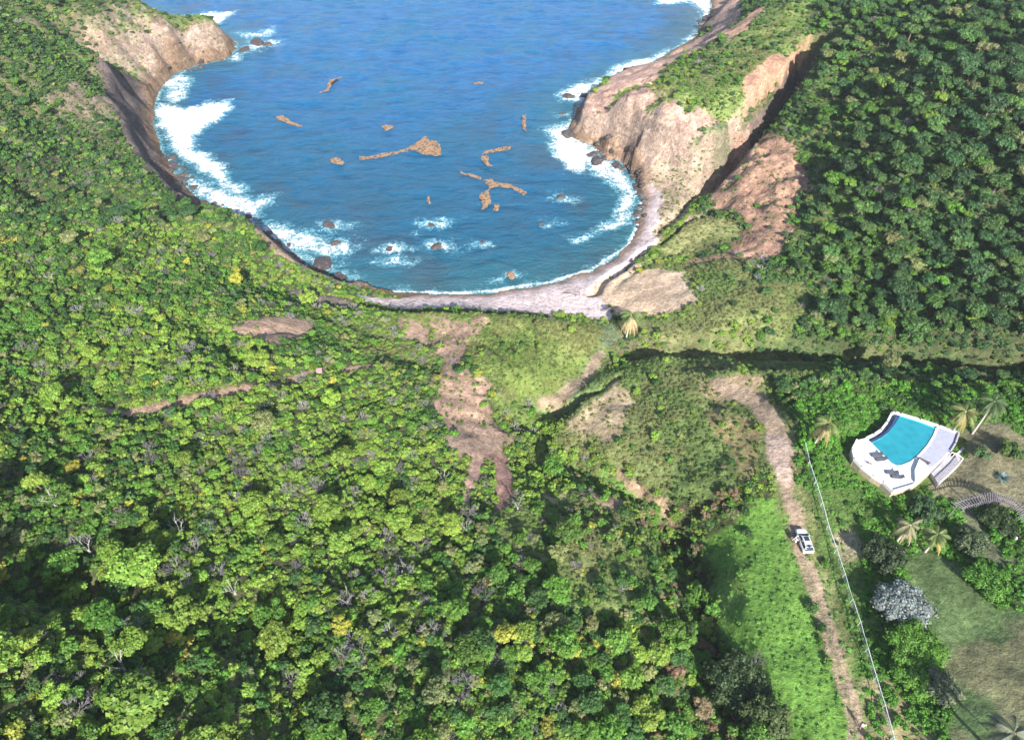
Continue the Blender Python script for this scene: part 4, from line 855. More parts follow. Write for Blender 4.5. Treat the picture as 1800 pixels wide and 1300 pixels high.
def ring_wall(line, th, z0, z1):
    mb = MB()
    for a, b in zip(line[:-1], line[1:]):
        L_ = math.hypot(b[0]-a[0], b[1]-a[1]); mb.box(((a[0]+b[0])/2, (a[1]+b[1])/2, (z0+z1)/2), (L_ + th * .8, th, z1 - z0), math.atan2(b[1]-a[1], b[0]-a[0]))
    return mb
tpart('retaining_wall', ring_wall(shr(wallp, .022), .3, DECK_Z - 2.6, DECK_Z - .36), M_TAN)
tpart('coping', ring_wall(D([(1524,769)] + outer_l[::-1][1:] + [(1573,724),(1583,726.7),(1617,737),(1650.7,748)]), .34, DECK_Z - 2.6, DECK_Z + .10), M_WHITE)
tpart('parapet', ring_wall(D([(1505.5,774),(1497.2,790.7),(1501,807),(1514,820),(1534,836),(1551.5,847),(1568.3,863.8),(1608,852)]), .25, DECK_Z + .003, DECK_Z + .32), M_WHITE)
tpart('rear_kerb', ring_wall(D([(1652,749),(1685.4,760.5),(1679,780),(1671.5,792)]), .25, DECK_Z + .003, DECK_Z + .28), M_STONE)
bas = D(water_l[::-1] + [(1582,729.5),(1615,739.5),(1645,752)] + pool_r[::-1][1:])
bas = D(pool_r + [(1616,741),(1582,730.5)] + water_l[1:])
mb = MB(); bm_ = mb.bm
top = [bm_.verts.new((x, y, DECK_Z - .01)) for x, y in bas]; cb = ctr(bas); bot = [bm_.verts.new((x + (cb[0]-x)*.02, y + (cb[1]-y)*.02, DECK_Z - 1.5)) for x, y in bas]
for i in range(len(bas)): bm_.faces.new((top[i], top[(i+1) % len(bas)], bot[(i+1) % len(bas)], bot[i]))
bmesh.ops.triangulate(bm_, faces=[bm_.faces.new(bot)])
tpart('pool_basin', mb, M_CYAN)
tpart('overflow_ledge', MB().prism(D(ledge_l + water_l[::-1]), DECK_Z - 1.3, DECK_Z - .06), M_NAVY)
tpart('overflow_channel', MB().prism(D(outer_l + ledge_l[::-1]), DECK_Z - 1.8, DECK_Z - .7), M_NAVY)
m_pw, t_, b_ = newmat('pool_water'); b_.inputs['Base Color'].default_value = (.30, .86, .92, 1); b_.inputs['Roughness'].default_value = .04; b_.inputs['IOR'].default_value = 1.33
b_.inputs['Transmission Weight'].default_value = 0; b_.inputs['Base Color'].default_value = (.012, .40, .52, 1)
tcn = t_.nodes.new('ShaderNodeTexCoord'); vn = t_.nodes.new('ShaderNodeTexVoronoi'); vn.feature = 'SMOOTH_F1'; vn.inputs['Scale'].default_value = .8; t_.links.new(tcn.outputs['Object'], vn.inputs['Vector'])
cm = t_.nodes.new('ShaderNodeMix'); cm.data_type = 'RGBA'; cm.inputs[6].default_value = (.014, .16, .22, 1); cm.inputs[7].default_value = (.024, .24, .30, 1); t_.links.new(vn.outputs['Distance'], cm.inputs[0]); t_.links.new(cm.outputs[2], b_.inputs['Base Color'])
bpn = t_.nodes.new('ShaderNodeBump'); bpn.inputs['Strength'].default_value = .15; t_.links.new(vn.outputs['Distance'], bpn.inputs['Height']); t_.links.new(bpn.outputs[0], b_.inputs['Normal'])
tpart('pool_water', MB().prism(D(pool_r + [(1616,740.5),(1582,730)] + water_l[1:], DECK_Z - .14), DECK_Z - .2, DECK_Z - .14), m_pw)
# lower landing, its balustrade and the steps beyond it
land = D([(1637,831.5),(1652,816.5),(1664,802),(1669,800),(1680,804),(1689,810.7),(1680,822.7),(1664,838),(1649,852),(1645,841)], DECK_Z - .5)
tpart('lower_landing', MB().prism(land, DECK_Z - 2.6, DECK_Z - .5), M_STONE)
rl = D([(1669,800),(1680,804),(1688.5,811),(1680,822.7),(1664,838),(1648,853)], DECK_Z - .5); mb = MB()
for a, b in zip(rl[:-1], rl[1:]):
    mb.tube([(a[0], a[1], DECK_Z + .4), (b[0], b[1], DECK_Z + .4)], .09, 6); nn = max(2, int(math.hypot(a[0]-b[0], a[1]-b[1]) / .45))
    for i in range(nn): f = i / nn; mb.cyl((a[0]+(b[0]-a[0])*f, a[1]+(b[1]-a[1])*f, DECK_Z - .05), .07, .9, 6)
tpart('balustrade', mb, M_WHITE)
stp = MB(); s0 = D([(1672,795)], DECK_Z - .6)[0]
for i in range(7):
    p = D([(1676 + i * 3.4, 791 + i * 2.2)], DECK_Z - .8)[0]; stp.box((p[0] + .6, p[1] - .6, DECK_Z - .62 - i * .17), (.36, 3.2, .17), -.9)
tpart('steps', stp, M_STONE)
tpart('low_plinth', MB().prism(D([(1608,826),(1616,806),(1634,822),(1624,838),(1609,845)], DECK_Z + .5), DECK_Z + .004, DECK_Z + .55), M_WHITE)
# things standing on the terrace
M_DARKC = simple('charcoal_cushion', (.07, .075, .10), .9, 0, .1, 5); M_FRAME = simple('grey_metal', (.35, .36, .38), .4, .6)
def lounger(loc, rz, label):
    r = empty('sun_lounger', loc, rz); tag(r, label, 'sun lounger', 'dark sun loungers on the terrace')
    MB().box((-.35, 0, .32), (1.25, .68, .12), bev=.03).build('cushion', M_DARKC, r); MB().box((.58, 0, .50), (.80, .68, .11), ry=-.5, bev=.03).build('backrest', M_DARKC, r)
    f = MB().box((0, .31, .22), (1.95, .04, .05)).box((0, -.31, .22), (1.95, .04, .05)); f.build('frame', M_FRAME, r)
    for x in (-.85, .75):
        for y in (-.3, .3): MB().cyl((x, y, .11), .025, .22, 8).build('leg', M_FRAME, r)
for (x, y, l) in ((1540.5, 800.7, 'upper dark lounger of the pair beside the pool edge'), (1548.5, 808.5, 'lower dark lounger of the pair beside the pool edge'), (1567, 832, 'upper dark lounger of the pair near the terrace tip'), (1577, 839.5, 'lower dark lounger of the pair near the terrace tip')):
    p = D([(x, y)])[0]; lounger((p[0], p[1], DECK_Z + .002), .12 if y < 820 else -.1, l)
M_RED = simple('faded_red_cloth', (.55, .22, .18), .9)
p = D([(1529, 817)])[0]; tb = empty('folding_chair', (p[0], p[1], DECK_Z + .002), .9); tag(tb, 'small faded red folding chair on the white deck near the parapet', 'chair')
MB().box((0, 0, .42), (.5, .48, .05), bev=.015).build('seat', M_RED, tb); MB().box((-.27, 0, .72), (.05, .48, .55), ry=-.25, bev=.015).build('backrest', M_RED, tb)
for x in (-.2, .2):
    for y in (-.2, .2): MB().cyl((x, y, .2), .018, .4, 6).build('leg', M_FRAME, tb)
p = D([(1624, 812)], DECK_Z)[0]; bn = empty('wooden_bench', (p[0], p[1], DECK_Z + .002), -.65); tag(bn, 'narrow dark bench between white plinth and lower landing', 'bench')
M_DKWOOD = simple('dark_wood', (.09, .07, .06), .7, 0, .3, 8)
MB().box((0, 0, .45), (1.7, .38, .06), bev=.01).build('seat', M_DKWOOD, bn)
for x in (-.7, .7): MB().box((x, 0, .21), (.07, .34, .42)).build('leg', M_DKWOOD, bn)

# ------------------------------------------------------------------ people
def person(loc, rz, label, joints, shirt, shorts, hair, skin=(.36, .20, .13)):
    """joints: dict of positions for a standing figure about 1.7 m tall"""
    J = dict(pelvis=(0,0,.93), waist=(0,0,1.06), chest=(0,0,1.28), neck=(0,0,1.45), head=(0,.01,1.58), crown=(0,0,1.70),
      shL=(.17,0,1.40), elL=(.23,-.02,1.13), wrL=(.24,.06,.90), shR=(-.17,0,1.40), elR=(-.23,-.02,1.13), wrR=(-.24,.06,.90),
      hiL=(.09,0,.90), knL=(.10,.03,.49), anL=(.10,-.02,.09), toL=(.11,.15,.03), hiR=(-.09,0,.90), knR=(-.10,.03,.49), anR=(-.10,-.02,.09), toR=(-.11,.15,.03)); J.update(joints)
    rad = dict(pelvis=.125, waist=.11, chest=.13, neck=.055, head=.092, crown=.06, shL=.06, elL=.042, wrL=.028, shR=.06, elR=.042, wrR=.028, hiL=.085, knL=.055, anL=.038, toL=.035, hiR=.085, knR=.055, anR=.038, toR=.035)
    nm = list(J); V_ = [Vector(J[k]) for k in nm]; E = [('pelvis','waist'),('waist','chest'),('chest','neck'),('neck','head'),('head','crown'),('chest','shL'),('shL','elL'),('elL','wrL'),('chest','shR'),('shR','elR'),('elR','wrR'),('pelvis','hiL'),('hiL','knL'),('knL','anL'),('anL','toL'),('pelvis','hiR'),('hiR','knR'),('knR','anR'),('anR','toR')]
    E = [(nm.index(a), nm.index(b)) for a, b in E]; rr = [rad[k] for k in nm]
    for s_, wn, en in ((1, 'wrL', 'elL'), (-1, 'wrR', 'elR')):
        w_ = Vector(J[wn]); d = (w_ - Vector(J[en])).normalized(); side = d.cross(Vector((0, 1, .01))).normalized()
        pm = len(V_); V_.append(w_ + d * .07); rr.append(.032); E.append((nm.index(wn), pm))
        for f in range(4):
            o_ = side * (f - 1.5) * .021; ln = (.055, .068, .063, .048)[f]; b0 = len(V_); V_ += [w_ + d * .10 + o_, w_ + d * (.10 + ln) + o_ + Vector((0, .015, 0))]; rr += [.009, .008]; E += [(pm, b0), (b0, b0 + 1)]
        b0 = len(V_); V_ += [w_ + d * .045 + Vector((-.03 * s_, .02, 0)), w_ + d * .08 + Vector((-.045 * s_, .035, 0))]; rr += [.011, .009]; E += [(pm, b0), (b0, b0 + 1)]
    me = bpy.data.meshes.new('person'); me.from_pydata([v[:] for v in V_], E, []); o = link('person', me, simple('skin', skin, .6, 0, .05)); tag(o, label, 'person')
    sk = o.modifiers.new('skin', 'SKIN'); lay = me.skin_vertices[0].data if me.skin_vertices else None
    if lay is None: bpy.context.view_layer.objects.active = o
    for i, r_ in enumerate(rr): me.skin_vertices[0].data[i].radius = (r_, r_ * (.75 if nm[i:i+1] and nm[i] in ('pelvis', 'waist', 'chest') else 1))
    me.skin_vertices[0].data[0].use_root = True; sk.use_smooth_shade = True
    sb = o.modifiers.new('sub', 'SUBSURF'); sb.levels = 1; sb.render_levels = 1
    o.location = loc; o.rotation_euler = (0, 0, rz)
    g = lambda k: Vector(J[k])
    sh = MB().tube([g('waist') - Vector((0, 0, .10)), g('waist'), g('chest'), g('chest') + Vector((0, 0, .11)), g('neck') - Vector((0, 0, .02))], [.155, .148, .168, .14, .07], 14)
    for s_ in 'LR': sh.tube([g('sh' + s_) + (g('chest') - g('sh' + s_)) * .3, g('sh' + s_), g('sh' + s_).lerp(g('el' + s_), .75)], [.085, .082, .06], 10)
    sh.build('shirt', simple('shirt', shirt, .85), o, True)
    st = MB().tube([g('waist') - Vector((0, 0, .06)), g('pelvis'), g('pelvis') - Vector((0, 0, .08))], [.15, .165, .15], 14)
    for s_ in 'LR': st.tube([g('hi' + s_) + Vector((0, 0, .05)), g('hi' + s_).lerp(g('kn' + s_), .8)], [.105, .085], 12)
    st.build('shorts', simple('shorts', shorts, .85), o, True)
    h = MB().ball(g('head') + Vector((0, -.022, .045)), .108, .95, 1.05, .95, 3); h.build('hair', simple('hair', hair, .8, 0, .2, 20), o, True)
    f = MB().ball(g('head') + Vector((.034, .088, .0)), .011).ball(g('head') + Vector((-.034, .088, .0)), .011); f.build('eyes', simple('eyes', (.02, .015, .01), .3), o)
    MB().ball(g('head') + Vector((0, .10, -.022)), .016, .8, 1.1, 1.3).build('nose', bpy.data.materials['skin'], o, True)
    MB().ball(g('head') + Vector((0, .088, -.06)), .018, 1.3, .5, .4).build('mouth', simple('lips', (.35, .12, .10), .5), o, True)
    return o
def ground_at(px_, py_):
    X, Y = hit(px_, py_); X, Y = float(X[0]), float(Y[0]); return X, Y, float(hz(X, Y))
gx1, gy1, gz1 = ground_at(1512, 1279)
person((gx1, gy1, gz1), -.35, 'person in white top and pink shorts walking on the dirt track', dict(elL=(.30,.08,1.20), wrL=(.34,.30,1.18), elR=(-.26,-.12,1.15), wrR=(-.28,-.10,.92), knL=(.10,.20,.52), anL=(.10,.14,.10), toL=(.11,.31,.06), knR=(-.10,-.02,.49), anR=(-.10,-.28,.12), toR=(-.11,-.12,.03)), (.82,.82,.86), (.78,.25,.50), (.16,.10,.06))
# ------------------------------------------------------------------ parked car
cx_, cy_, cz_ = ground_at(1413, 957)
M_PAINT = simple('white_car_paint', (.80, .81, .82), .22, 0, .02, 1, 0, .6); M_GLASS = simple('car_glass', (.02, .03, .045), .06, 0, .02, 1, 0, .8); M_TYRE = simple('tyre_rubber', (.02, .02, .02), .9); M_DKPL = simple('dark_trim', (.03, .03, .035), .6)
car = empty('parked_car', (cx_, cy_ + .3, cz_ + .03), .03); tag(car, 'white hatchback car parked on the dirt track with its left front door open', 'car')
def loft(secs, name, mat, parent):
    """secs: (y, half width low, half width high, z low, z belt, z high)"""
    mb = MB(); rings = []
    for y, w0, w1, w2, z0, z1, z2 in secs:
        prof = [(-w0*.92, z0), (-w0, z0 + .12), (-w1, z1), (-w2, z2 - .03), (-w2 * .82, z2), (0, z2 + .02), (w2 * .82, z2), (w2, z2 - .03), (w1, z1), (w0, z0 + .12), (w0*.92, z0)]
        rings.append([mb.bm.verts.new((x, y, z)) for x, z in prof])
    for A_, B_ in zip(rings[:-1], rings[1:]):
        k = len(A_)
        for i in range(k): mb.bm.faces.new((A_[i], A_[(i+1) % k], B_[(i+1) % k], B_[i]))
    mb.bm.faces.new(rings[0]); mb.bm.faces.new(rings[-1][::-1]); return mb.build(name, mat, parent, True)
body = loft([(-2.12,.74,.76,.70,.35,.62,.80),(-2.02,.84,.86,.78,.24,.66,.93),(-1.5,.88,.90,.82,.22,.70,.97),(-.6,.89,.91,.84,.2,.72,.96),(.7,.89,.91,.84,.2,.72,.95),(1.2,.88,.89,.80,.22,.70,.92),(1.75,.85,.85,.74,.24,.62,.84),(2.05,.76,.76,.66,.28,.55,.74),(2.16,.66,.66,.58,.34,.50,.66)], 'body', M_PAINT, car)
loft([(-1.95,.74,.73,.68,.90,.96,1.02),(-1.72,.78,.70,.64,.90,1.15,1.36),(-1.3,.80,.70,.62,.90,1.18,1.45),(-.3,.81,.71,.63,.90,1.2,1.48),(.35,.81,.70,.60,.90,1.18,1.43),(.75,.80,.74,.66,.88,1.02,1.18),(1.12,.78,.76,.72,.86,.90,.95)], 'cabin_glass', M_GLASS, car)
roof = MB(); rv = [(-.57,-1.62,1.40),(.57,-1.62,1.40),(.60,-.9,1.505),(.60,.25,1.475),(.55,.42,1.43),(-.55,.42,1.43),(-.60,.25,1.475),(-.60,-.9,1.505)]
a_ = [roof.bm.verts.new(v) for v in rv]; roof.bm.faces.new((a_[0],a_[1],a_[2],a_[7])); roof.bm.faces.new((a_[7],a_[2],a_[3],a_[6])); roof.bm.faces.new((a_[6],a_[3],a_[4],a_[5]))
bmesh.ops.solidify(roof.bm, geom=roof.bm.faces[:], thickness=.035); rf = roof.build('roof', M_PAINT, car)
MB().box((.02, -.12, 1.51), (.80, .72, .02), bev=.008).build('sunroof', M_GLASS, rf)
for sx_ in (-1, 1):
    MB().tube([(sx_*.74, 1.02, .94), (sx_*.60, .40, 1.44)], .035, 6).build('pillar', M_PAINT, car); MB().tube([(sx_*.74, -1.86, .95), (sx_*.60, -1.60, 1.40)], .06, 6).build('pillar', M_PAINT, car)
    MB().tube([(sx_*.79, -.35, .94), (sx_*.635, -.38, 1.45)], .03, 6).build('pillar', M_PAINT, car)
    MB().box((sx_*.60, 2.02, .62), (.30, .20, .13), rz=-sx_*.5, bev=.03).build('headlight', simple('lamp_glass', (.7,.72,.75), .1), car)
    MB().box((sx_*.66, -2.06, .78), (.22, .12, .20), bev=.03).build('tail_light', simple('red_lens', (.45,.02,.02), .2), car)
    for y in (-1.35, 1.32):
        wh = empty('wheel', (sx_*.80, y, .31)); wh.parent = car
        MB().cyl((0, 0, 0), .31, .2, 24, 'X').build('tyre', M_TYRE, wh); MB().cyl((sx_*.02, 0, 0), .19, .2, 12, 'X').build('rim', M_FRAME, wh)
MB().box((.93, .72, 1.0), (.16, .10, .12), bev=.03).build('mirror', M_PAINT, car)
MB().box((0, -2.1, .45), (1.3, .12, .16), bev=.03).build('bumper', M_DKPL, car)
dr = empty('door', (-.90, .82, .55)); dr.parent = car; dr.rotation_euler = (0, 0, -1.05); tag(dr, 'open front left door')
MB().box((0, -.52, 0), (.07, 1.05, .62), bev=.025).build('door_panel', M_PAINT, dr); MB().box((0, -.55, .50), (.03, .82, .34), bev=.01).build('window', M_GLASS, dr)
MB().box((-.06, -.12, .42), (.20, .10, .12), bev=.03).build('mirror', M_PAINT, dr)
MB().box((-.885, .2, .56), (.06, .95, .55), bev=.01).build('door_opening', M_DKPL, car)
person((cx_ - 1.55, cy_ + .15, cz_), -1.2, 'person in pink shirt standing at the open door of the white car', dict(waist=(0,.04,1.05), chest=(0,.14,1.24), neck=(0,.22,1.38), head=(0,.28,1.49), crown=(0,.30,1.60), shL=(.17,.14,1.36), shR=(-.17,.14,1.36), elL=(.22,.30,1.15), wrL=(.18,.50,1.12), elR=(-.23,.30,1.13), wrR=(-.18,.48,1.08)), (.80,.52,.62), (.75,.72,.66), (.10,.06,.04))

# ------------------------------------------------------------------ fence beside the track
fl = [(1412,786),(1419,818),(1430,852),(1441,890),(1452,930),(1466,972),(1480,1015),(1493,1060),(1506,1100),(1520,1145),(1534,1195),(1548,1245),(1563,1300),(1578,1350)]
fw = [(x, y, float(hz(x, y))) for x, y in P(fl)]
M_RAIL = simple('weathered_white_metal', (.48, .54, .52), .5, 0, .2, 2); fr = empty('boundary_fence', fw[7]); tag(fr, 'long pale metal fence running beside the dirt track past the car', 'fence')
off = Vector(fw[7]); dense = []
for a, b in zip(fw[:-1], fw[1:]):
    for i in range(4): f = i / 4; x, y = a[0]+(b[0]-a[0])*f, a[1]+(b[1]-a[1])*f; dense.append(Vector((x, y, float(hz(x, y)))) - off)
zz = [p.z for p in dense]; zs = [sum(zz[max(0, i-3):i+4]) / len(zz[max(0, i-3):i+4]) for i in range(len(zz))]
for p, z_ in zip(dense, zs): p.z = max(p.z, z_)
MB().tube([p + Vector((0, 0, 1.25)) for p in dense], .06, 6).build('top_rail', M_RAIL, fr)
MB().tube([p + Vector((0, 0, .75)) for p in dense], .01, 5).build('wire', M_RAIL, fr); MB().tube([p + Vector((0, 0, .35)) for p in dense], .01, 5).build('wire', M_RAIL, fr)
for i, p in enumerate(dense):
    if i % 4 == 0: MB().cyl(p + Vector((0, 0, .55)), .045, 1.5, 8).cyl(p + Vector((0, 0, 1.32)), .06, .05, 8).build('post', M_RAIL, fr)

# ------------------------------------------------------------------ palms
def palm(px_, py_, h, nf, fl_, label, tints, lean=(0, 0), dead=.0, seed=1, trunkmat=None):
    """px,py: where the crown shows; the foot stands on the ground beneath it"""
    rg = random.Random(seed); X, Y, Z = ground_at(px_, py_)
    for _ in range(4):     # walk the foot towards the camera until the crown sits on its sight line
        X, Y = [float(c) for c in at_z(px_, py_, Z + h)]; Z = float(hz(X, Y))
    X -= lean[0]; Y -= lean[1]; Z = float(hz(X, Y))
    r = empty('palm_tree', (X, Y, Z)); tag(r, label, 'palm', 'palms'); top = Vector((lean[0], lean[1], h))
    MB().tube([(0, 0, -.4), (0, 0, .2), (lean[0]*.3, lean[1]*.3, h*.45), (lean[0]*.7, lean[1]*.7, h*.8), top], [.24, .19, .15, .14, .17], 9).build('trunk', trunkmat or M_PALEBARK, r, True)
    for i in range(nf):
        a = i * 2.399 + rg.random() * .5; up = .75 - 1.35 * (i / nf) + rg.uniform(-.15, .15); isd = rg.random() < dead
        if isd: up = -.9
        L_ = fl_ * rg.uniform(.8, 1.1); pts = []
        for k in range(9):
            f = k / 8; rad_ = L_ * f * math.cos(up * .6) * (1 - .18 * f * f); pts.append(top + Vector((math.cos(a) * rad_, math.sin(a) * rad_, L_ * (math.sin(up) * f - .62 * f * f))))
        V_ = []; F_ = []; C_ = []
        side = Vector((-math.sin(a), math.cos(a), 0))
        for k in range(44):
            f = .10 + .9 * k / 43; j = min(int(f * 8), 7); p = pts[j].lerp(pts[j + 1], f * 8 - j); d = (pts[j + 1] - pts[j]).normalized()
            wl = fl_ * .27 * (math.sin(min(f * 1.15, 1) * 2.6 + .35)) * rg.uniform(.8, 1.1) + .05
            for s_ in (-1, 1):
                t_ = p + side * s_ * wl * .8 + d * wl * .55 - Vector((0, 0, wl * (.35 + .3 * rg.random()))); i0 = len(V_)
                V_ += [p - d * .045, p + d * .045, t_]; F_.append((i0, i0 + 1, i0 + 2)); v = rg.uniform(.7, 1.25); C_ += [(v, v, v)] * 3
        for k in range(8):
            i0 = len(V_); V_ += [pts[k] - side * .035, pts[k] + side * .035, pts[k + 1] + side * .02]; F_.append((i0, i0 + 1, i0 + 2)); V_ += [pts[k] - side * .035 + Vector((0, 0, .01)), pts[k + 1] + side * .02 + Vector((0, 0, .01)), pts[k + 1] - side * .02 + Vector((0, 0, .01))]; F_.append((i0 + 3, i0 + 4, i0 + 5)); C_ += [(1.2, 1.2, 1.0)] * 6
        me = mesh_np('frond', np.array([v[:] for v in V_]), np.array(F_)); at_ = me.attributes.new('leafvar', 'FLOAT_VECTOR', 'POINT'); at_.data.foreach_set('vector', np.array(C_, np.float32).ravel()); me.materials.append(M_LEAF)
        o = link('frond', me, None, r); o['tint'] = list(tints[1] if isd or i > nf * .72 else tints[0])
    return r
GRN = (.10, .16, .04); YEL = (.22, .19, .07); DKG = (.06, .10, .035); TAN_ = (.42, .31, .17)
palm(1107, 568, 7.5, 26, 3.6, 'lone coconut palm with tan hanging fronds beside the stream mouth', ((.10, .16, .05), (.42, .31, .18)), (.3, .2), .42, 1)
palm(1457, 742, 6.0, 22, 3.0, 'yellowing palm in the green hedge left of the pool terrace', ((.13, .17, .05), (.26, .21, .10)), (.4, -.2), .3, 2)
palm(1698, 722, 6.5, 22, 3.1, 'yellow green palm just above the right corner of the pool terrace', ((.13, .15, .05), YEL), (0, .3), .3, 3)
palm(1752, 700, 8.0, 22, 3.2, 'tall palm with pale trunk above right of the pool terrace', (DKG, (.12, .14, .06)), (.2, .6), .1, 4)
palm(1600, 922, 4.6, 16, 2.6, 'withered pale palm below the pool terrace', ((.17, .17, .09), (.30, .25, .16)), (.3, .2), .55, 5)
palm(1648, 938, 5.0, 18, 2.5, 'palm with golden hanging frond at the top of the lawn', ((.10, .14, .04), (.34, .25, .07)), (-.2, .2), .25, 6)
palm(1782, 1288, 6.0, 20, 3.4, 'grey green palm at the lower right corner over the dry lawn', ((.12, .14, .09), (.20, .18, .12)), (0, 0), .1, 7)

# ------------------------------------------------------------------ garden plants and stone work
def big_bush(name, px_, py_, rad_, hgt, lobes, label, cat, tint, leaf=.12, n_=5200, seed=5, core=.8):
    X, Y, Z = ground_at(px_, py_); rg = random.Random(seed); L_ = []
    for i in range(lobes):
        a = i * 2.399; d = rad_ * math.sqrt((i + .4) / lobes) * .78; q = rad_ * rg.uniform(.26, .40)
        L_.append((math.cos(a) * d, math.sin(a) * d, hgt * (.62 - .25 * (d / rad_) ** 2) * rg.uniform(.85, 1.1), q, q, hgt * rg.uniform(.34, .46)))
    me = leaf_mesh('leaves', L_, n_, leaf, seed, core=core); r = empty(name, (X, Y, Z - .1)); tag(r, label, cat)
    o = link('leaves', me, None, r); o['tint'] = list(tint); link('trunk', TRUNK[0], None, r).scale = (1, 1, min(1, hgt / 3.5)); return r
big_bush('silver_bush', 1580, 1072, 4.1, 2.8, 18, 'large rounded silver grey bush at the left edge of the lawn', 'bush', (.20, .235, .225), .15, 5200, 5)
big_bush('round_hedge', 1752, 925, 3.3, 2.2, 12, 'round dark green clipped hedge bed inside the curved pergola', 'hedge', (.035, .065, .02), .13, 4200, 8)
big_bush('garden_shrub', 1735, 1025, 3.4, 1.8, 10, 'smooth bright green shrub mass along the right side of the lawn', 'shrub', (.065, .17, .02), .13, 4200, 9)
big_bush('garden_shrub', 1700, 960, 2.6, 2.4, 9, 'speckled dark green shrub between the golden palm and the round hedge', 'shrub', (.065, .095, .045), .14, 3000, 10)
big_bush('garden_shrub', 1552, 985, 3.6, 2.6, 10, 'very dark shrub above the silver bush', 'shrub', (.035, .06, .025), .14, 3600, 11)
big_bush('garden_shrub', 1620, 900, 3.0, 2.4, 8, 'dark shrub directly below the lower tip of the pool terrace', 'shrub', (.04, .085, .03), .14, 3000, 12)
big_bush('garden_shrub', 1772, 800, 2.2, 2.2, 7, 'upright dark green shrub right of the pool terrace steps', 'shrub', (.07, .13, .03), .13, 2400, 13)
big_bush('garden_shrub', 1722, 800, 1.6, 1.5, 6, 'low green shrub next to the terrace steps', 'shrub', (.07, .13, .05), .12, 1500, 14)
big_bush('garden_shrub', 1655, 1210, 2.6, 1.5, 8, 'grey green shrub beside the lawn below the bright hedge', 'shrub', (.13, .16, .09), .12, 2400, 15)
big_bush('hedge_mass', 1605, 1140, 4.0, 2.0, 14, 'vivid green hedge just below the silver bush', 'hedge', (.085, .20, .022), .13, 5000, 16)
big_bush('hedge_mass', 1610, 1200, 3.4, 1.8, 12, 'vivid green hedge lower end above the dry grass', 'hedge', (.085, .20, .022), .13, 4000, 17)
big_bush('dark_tree', 1290, 1215, 4.6, 5.0, 14, 'big dark leafy tree at the left rim of the green meadow', 'tree', (.05, .085, .03), .15, 6500, 18)
big_bush('dark_tree', 1340, 1275, 3.4, 4.0, 10, 'dark leafy tree at the bottom edge left of the meadow', 'tree', (.065, .10, .03), .15, 4500, 19)
# spiky grey agave
X, Y, Z = ground_at(1762, 842); V_ = []; F_ = []; C_ = []; rg = random.Random(3)
for i in range(46):
    a = i * 2.399; up = 1.25 - 1.15 * i / 46; L_ = 1.5 * rg.uniform(.8, 1.1); d = Vector((math.cos(a) * math.cos(up), math.sin(a) * math.cos(up), math.sin(up))); s_ = Vector((-math.sin(a), math.cos(a), 0)); i0 = len(V_)
    V_ += [-s_ * .07, s_ * .07, d * L_ * .5 + s_ * .10, d * L_ * .5 - s_ * .10, d * L_ - Vector((0, 0, .15))]; F_ += [(i0, i0+1, i0+2), (i0, i0+2, i0+3), (i0+3, i0+2, i0+4)]; c = rg.uniform(.8, 1.2); C_ += [(c, c, c)] * 5
me = mesh_np('agave', np.array([v[:] for v in V_]), np.array(F_)); at_ = me.attributes.new('leafvar', 'FLOAT_VECTOR', 'POINT'); at_.data.foreach_set('vector', np.array(C_, np.float32).ravel()); me.materials.append(M_LEAF)
ag = link('agave', me); ag.location = (X, Y, Z); ag['tint'] = [.16, .23, .23]; tag(ag, 'spiky blue grey agave on the bare garden ground right of the terrace', 'agave')
# curved slatted pergola
arc = [(1682,889),(1705,882),(1728,876),(1748,873),(1765,877),(1782,885),(1798,900),(1806,918)]
aw = [(x, y, float(hz(x, y))) for x, y in P(arc)]; zt = max(a[2] for a in aw) + 2.1; ax = [tuple(float(c) for c in at_z(x, y, zt)) for x, y in arc]
pg = empty('curved_pergola', (ax[3][0], ax[3][1], hz(*ax[3]))); tag(pg, 'curved pergola of weathered grey slats around the round dark hedge', 'pergola'); po = Vector(pg.location)
M_SLAT = simple('weathered_grey_wood', (.17, .15, .17), .85, 0, .3, 5); cc = D([(1745, 925)], zt)[0]
for off_ in (-.55, .55):
    pts_ = []
    for x, y in ax: d = Vector((x - cc[0], y - cc[1], 0)).normalized(); pts_.append(Vector((x, y, zt)) + d * off_ - po)
    MB().tube(pts_, .08, 6).build('beam', M_SLAT, pg)
for k in range(len(ax) - 1):
    for i in range(5):
        f = i / 5; x, y = ax[k][0] + (ax[k+1][0] - ax[k][0]) * f, ax[k][1] + (ax[k+1][1] - ax[k][1]) * f; d = math.atan2(y - cc[1], x - cc[0])
        MB().box(Vector((x, y, zt + .13)) - po, (1.9, .10, .10), d).build('slat', M_SLAT, pg)
    x, y = ax[k]; MB().cyl(Vector((x, y, (zt + float(hz(x, y))) / 2 - .1)) - po, .09, zt - float(hz(x, y)), 8).build('post', M_SLAT, pg)
X, Y, Z = ground_at(1781, 951); gl = empty('garden_lamp', (X, Y, Z)); tag(gl, 'small white garden lamp post under the round dark hedge', 'lamp')
MB().cyl((0, 0, .35), .06, .7, 8).build('post', M_FRAME, gl); MB().cyl((0, 0, .85), .17, .34, 12, 'Z', .13).build('lamp_shade', M_WHITE, gl)
X, Y, Z = ground_at(563, 657); ht = empty('marker_block', (X, Y, Z), .1); tag(ht, 'small pinkish concrete block standing beside the hill trail', 'concrete block')
MB().box((0, 0, .45), (.95, .85, 1.1), bev=.04).build('base', simple('pink_concrete', (.34, .22, .20), .9, 0, .2, 3), ht); MB().box((0, 0, 1.04), (1.1, 1.0, .08), bev=.02).build('cap', bpy.data.materials['pink_concrete'], ht)
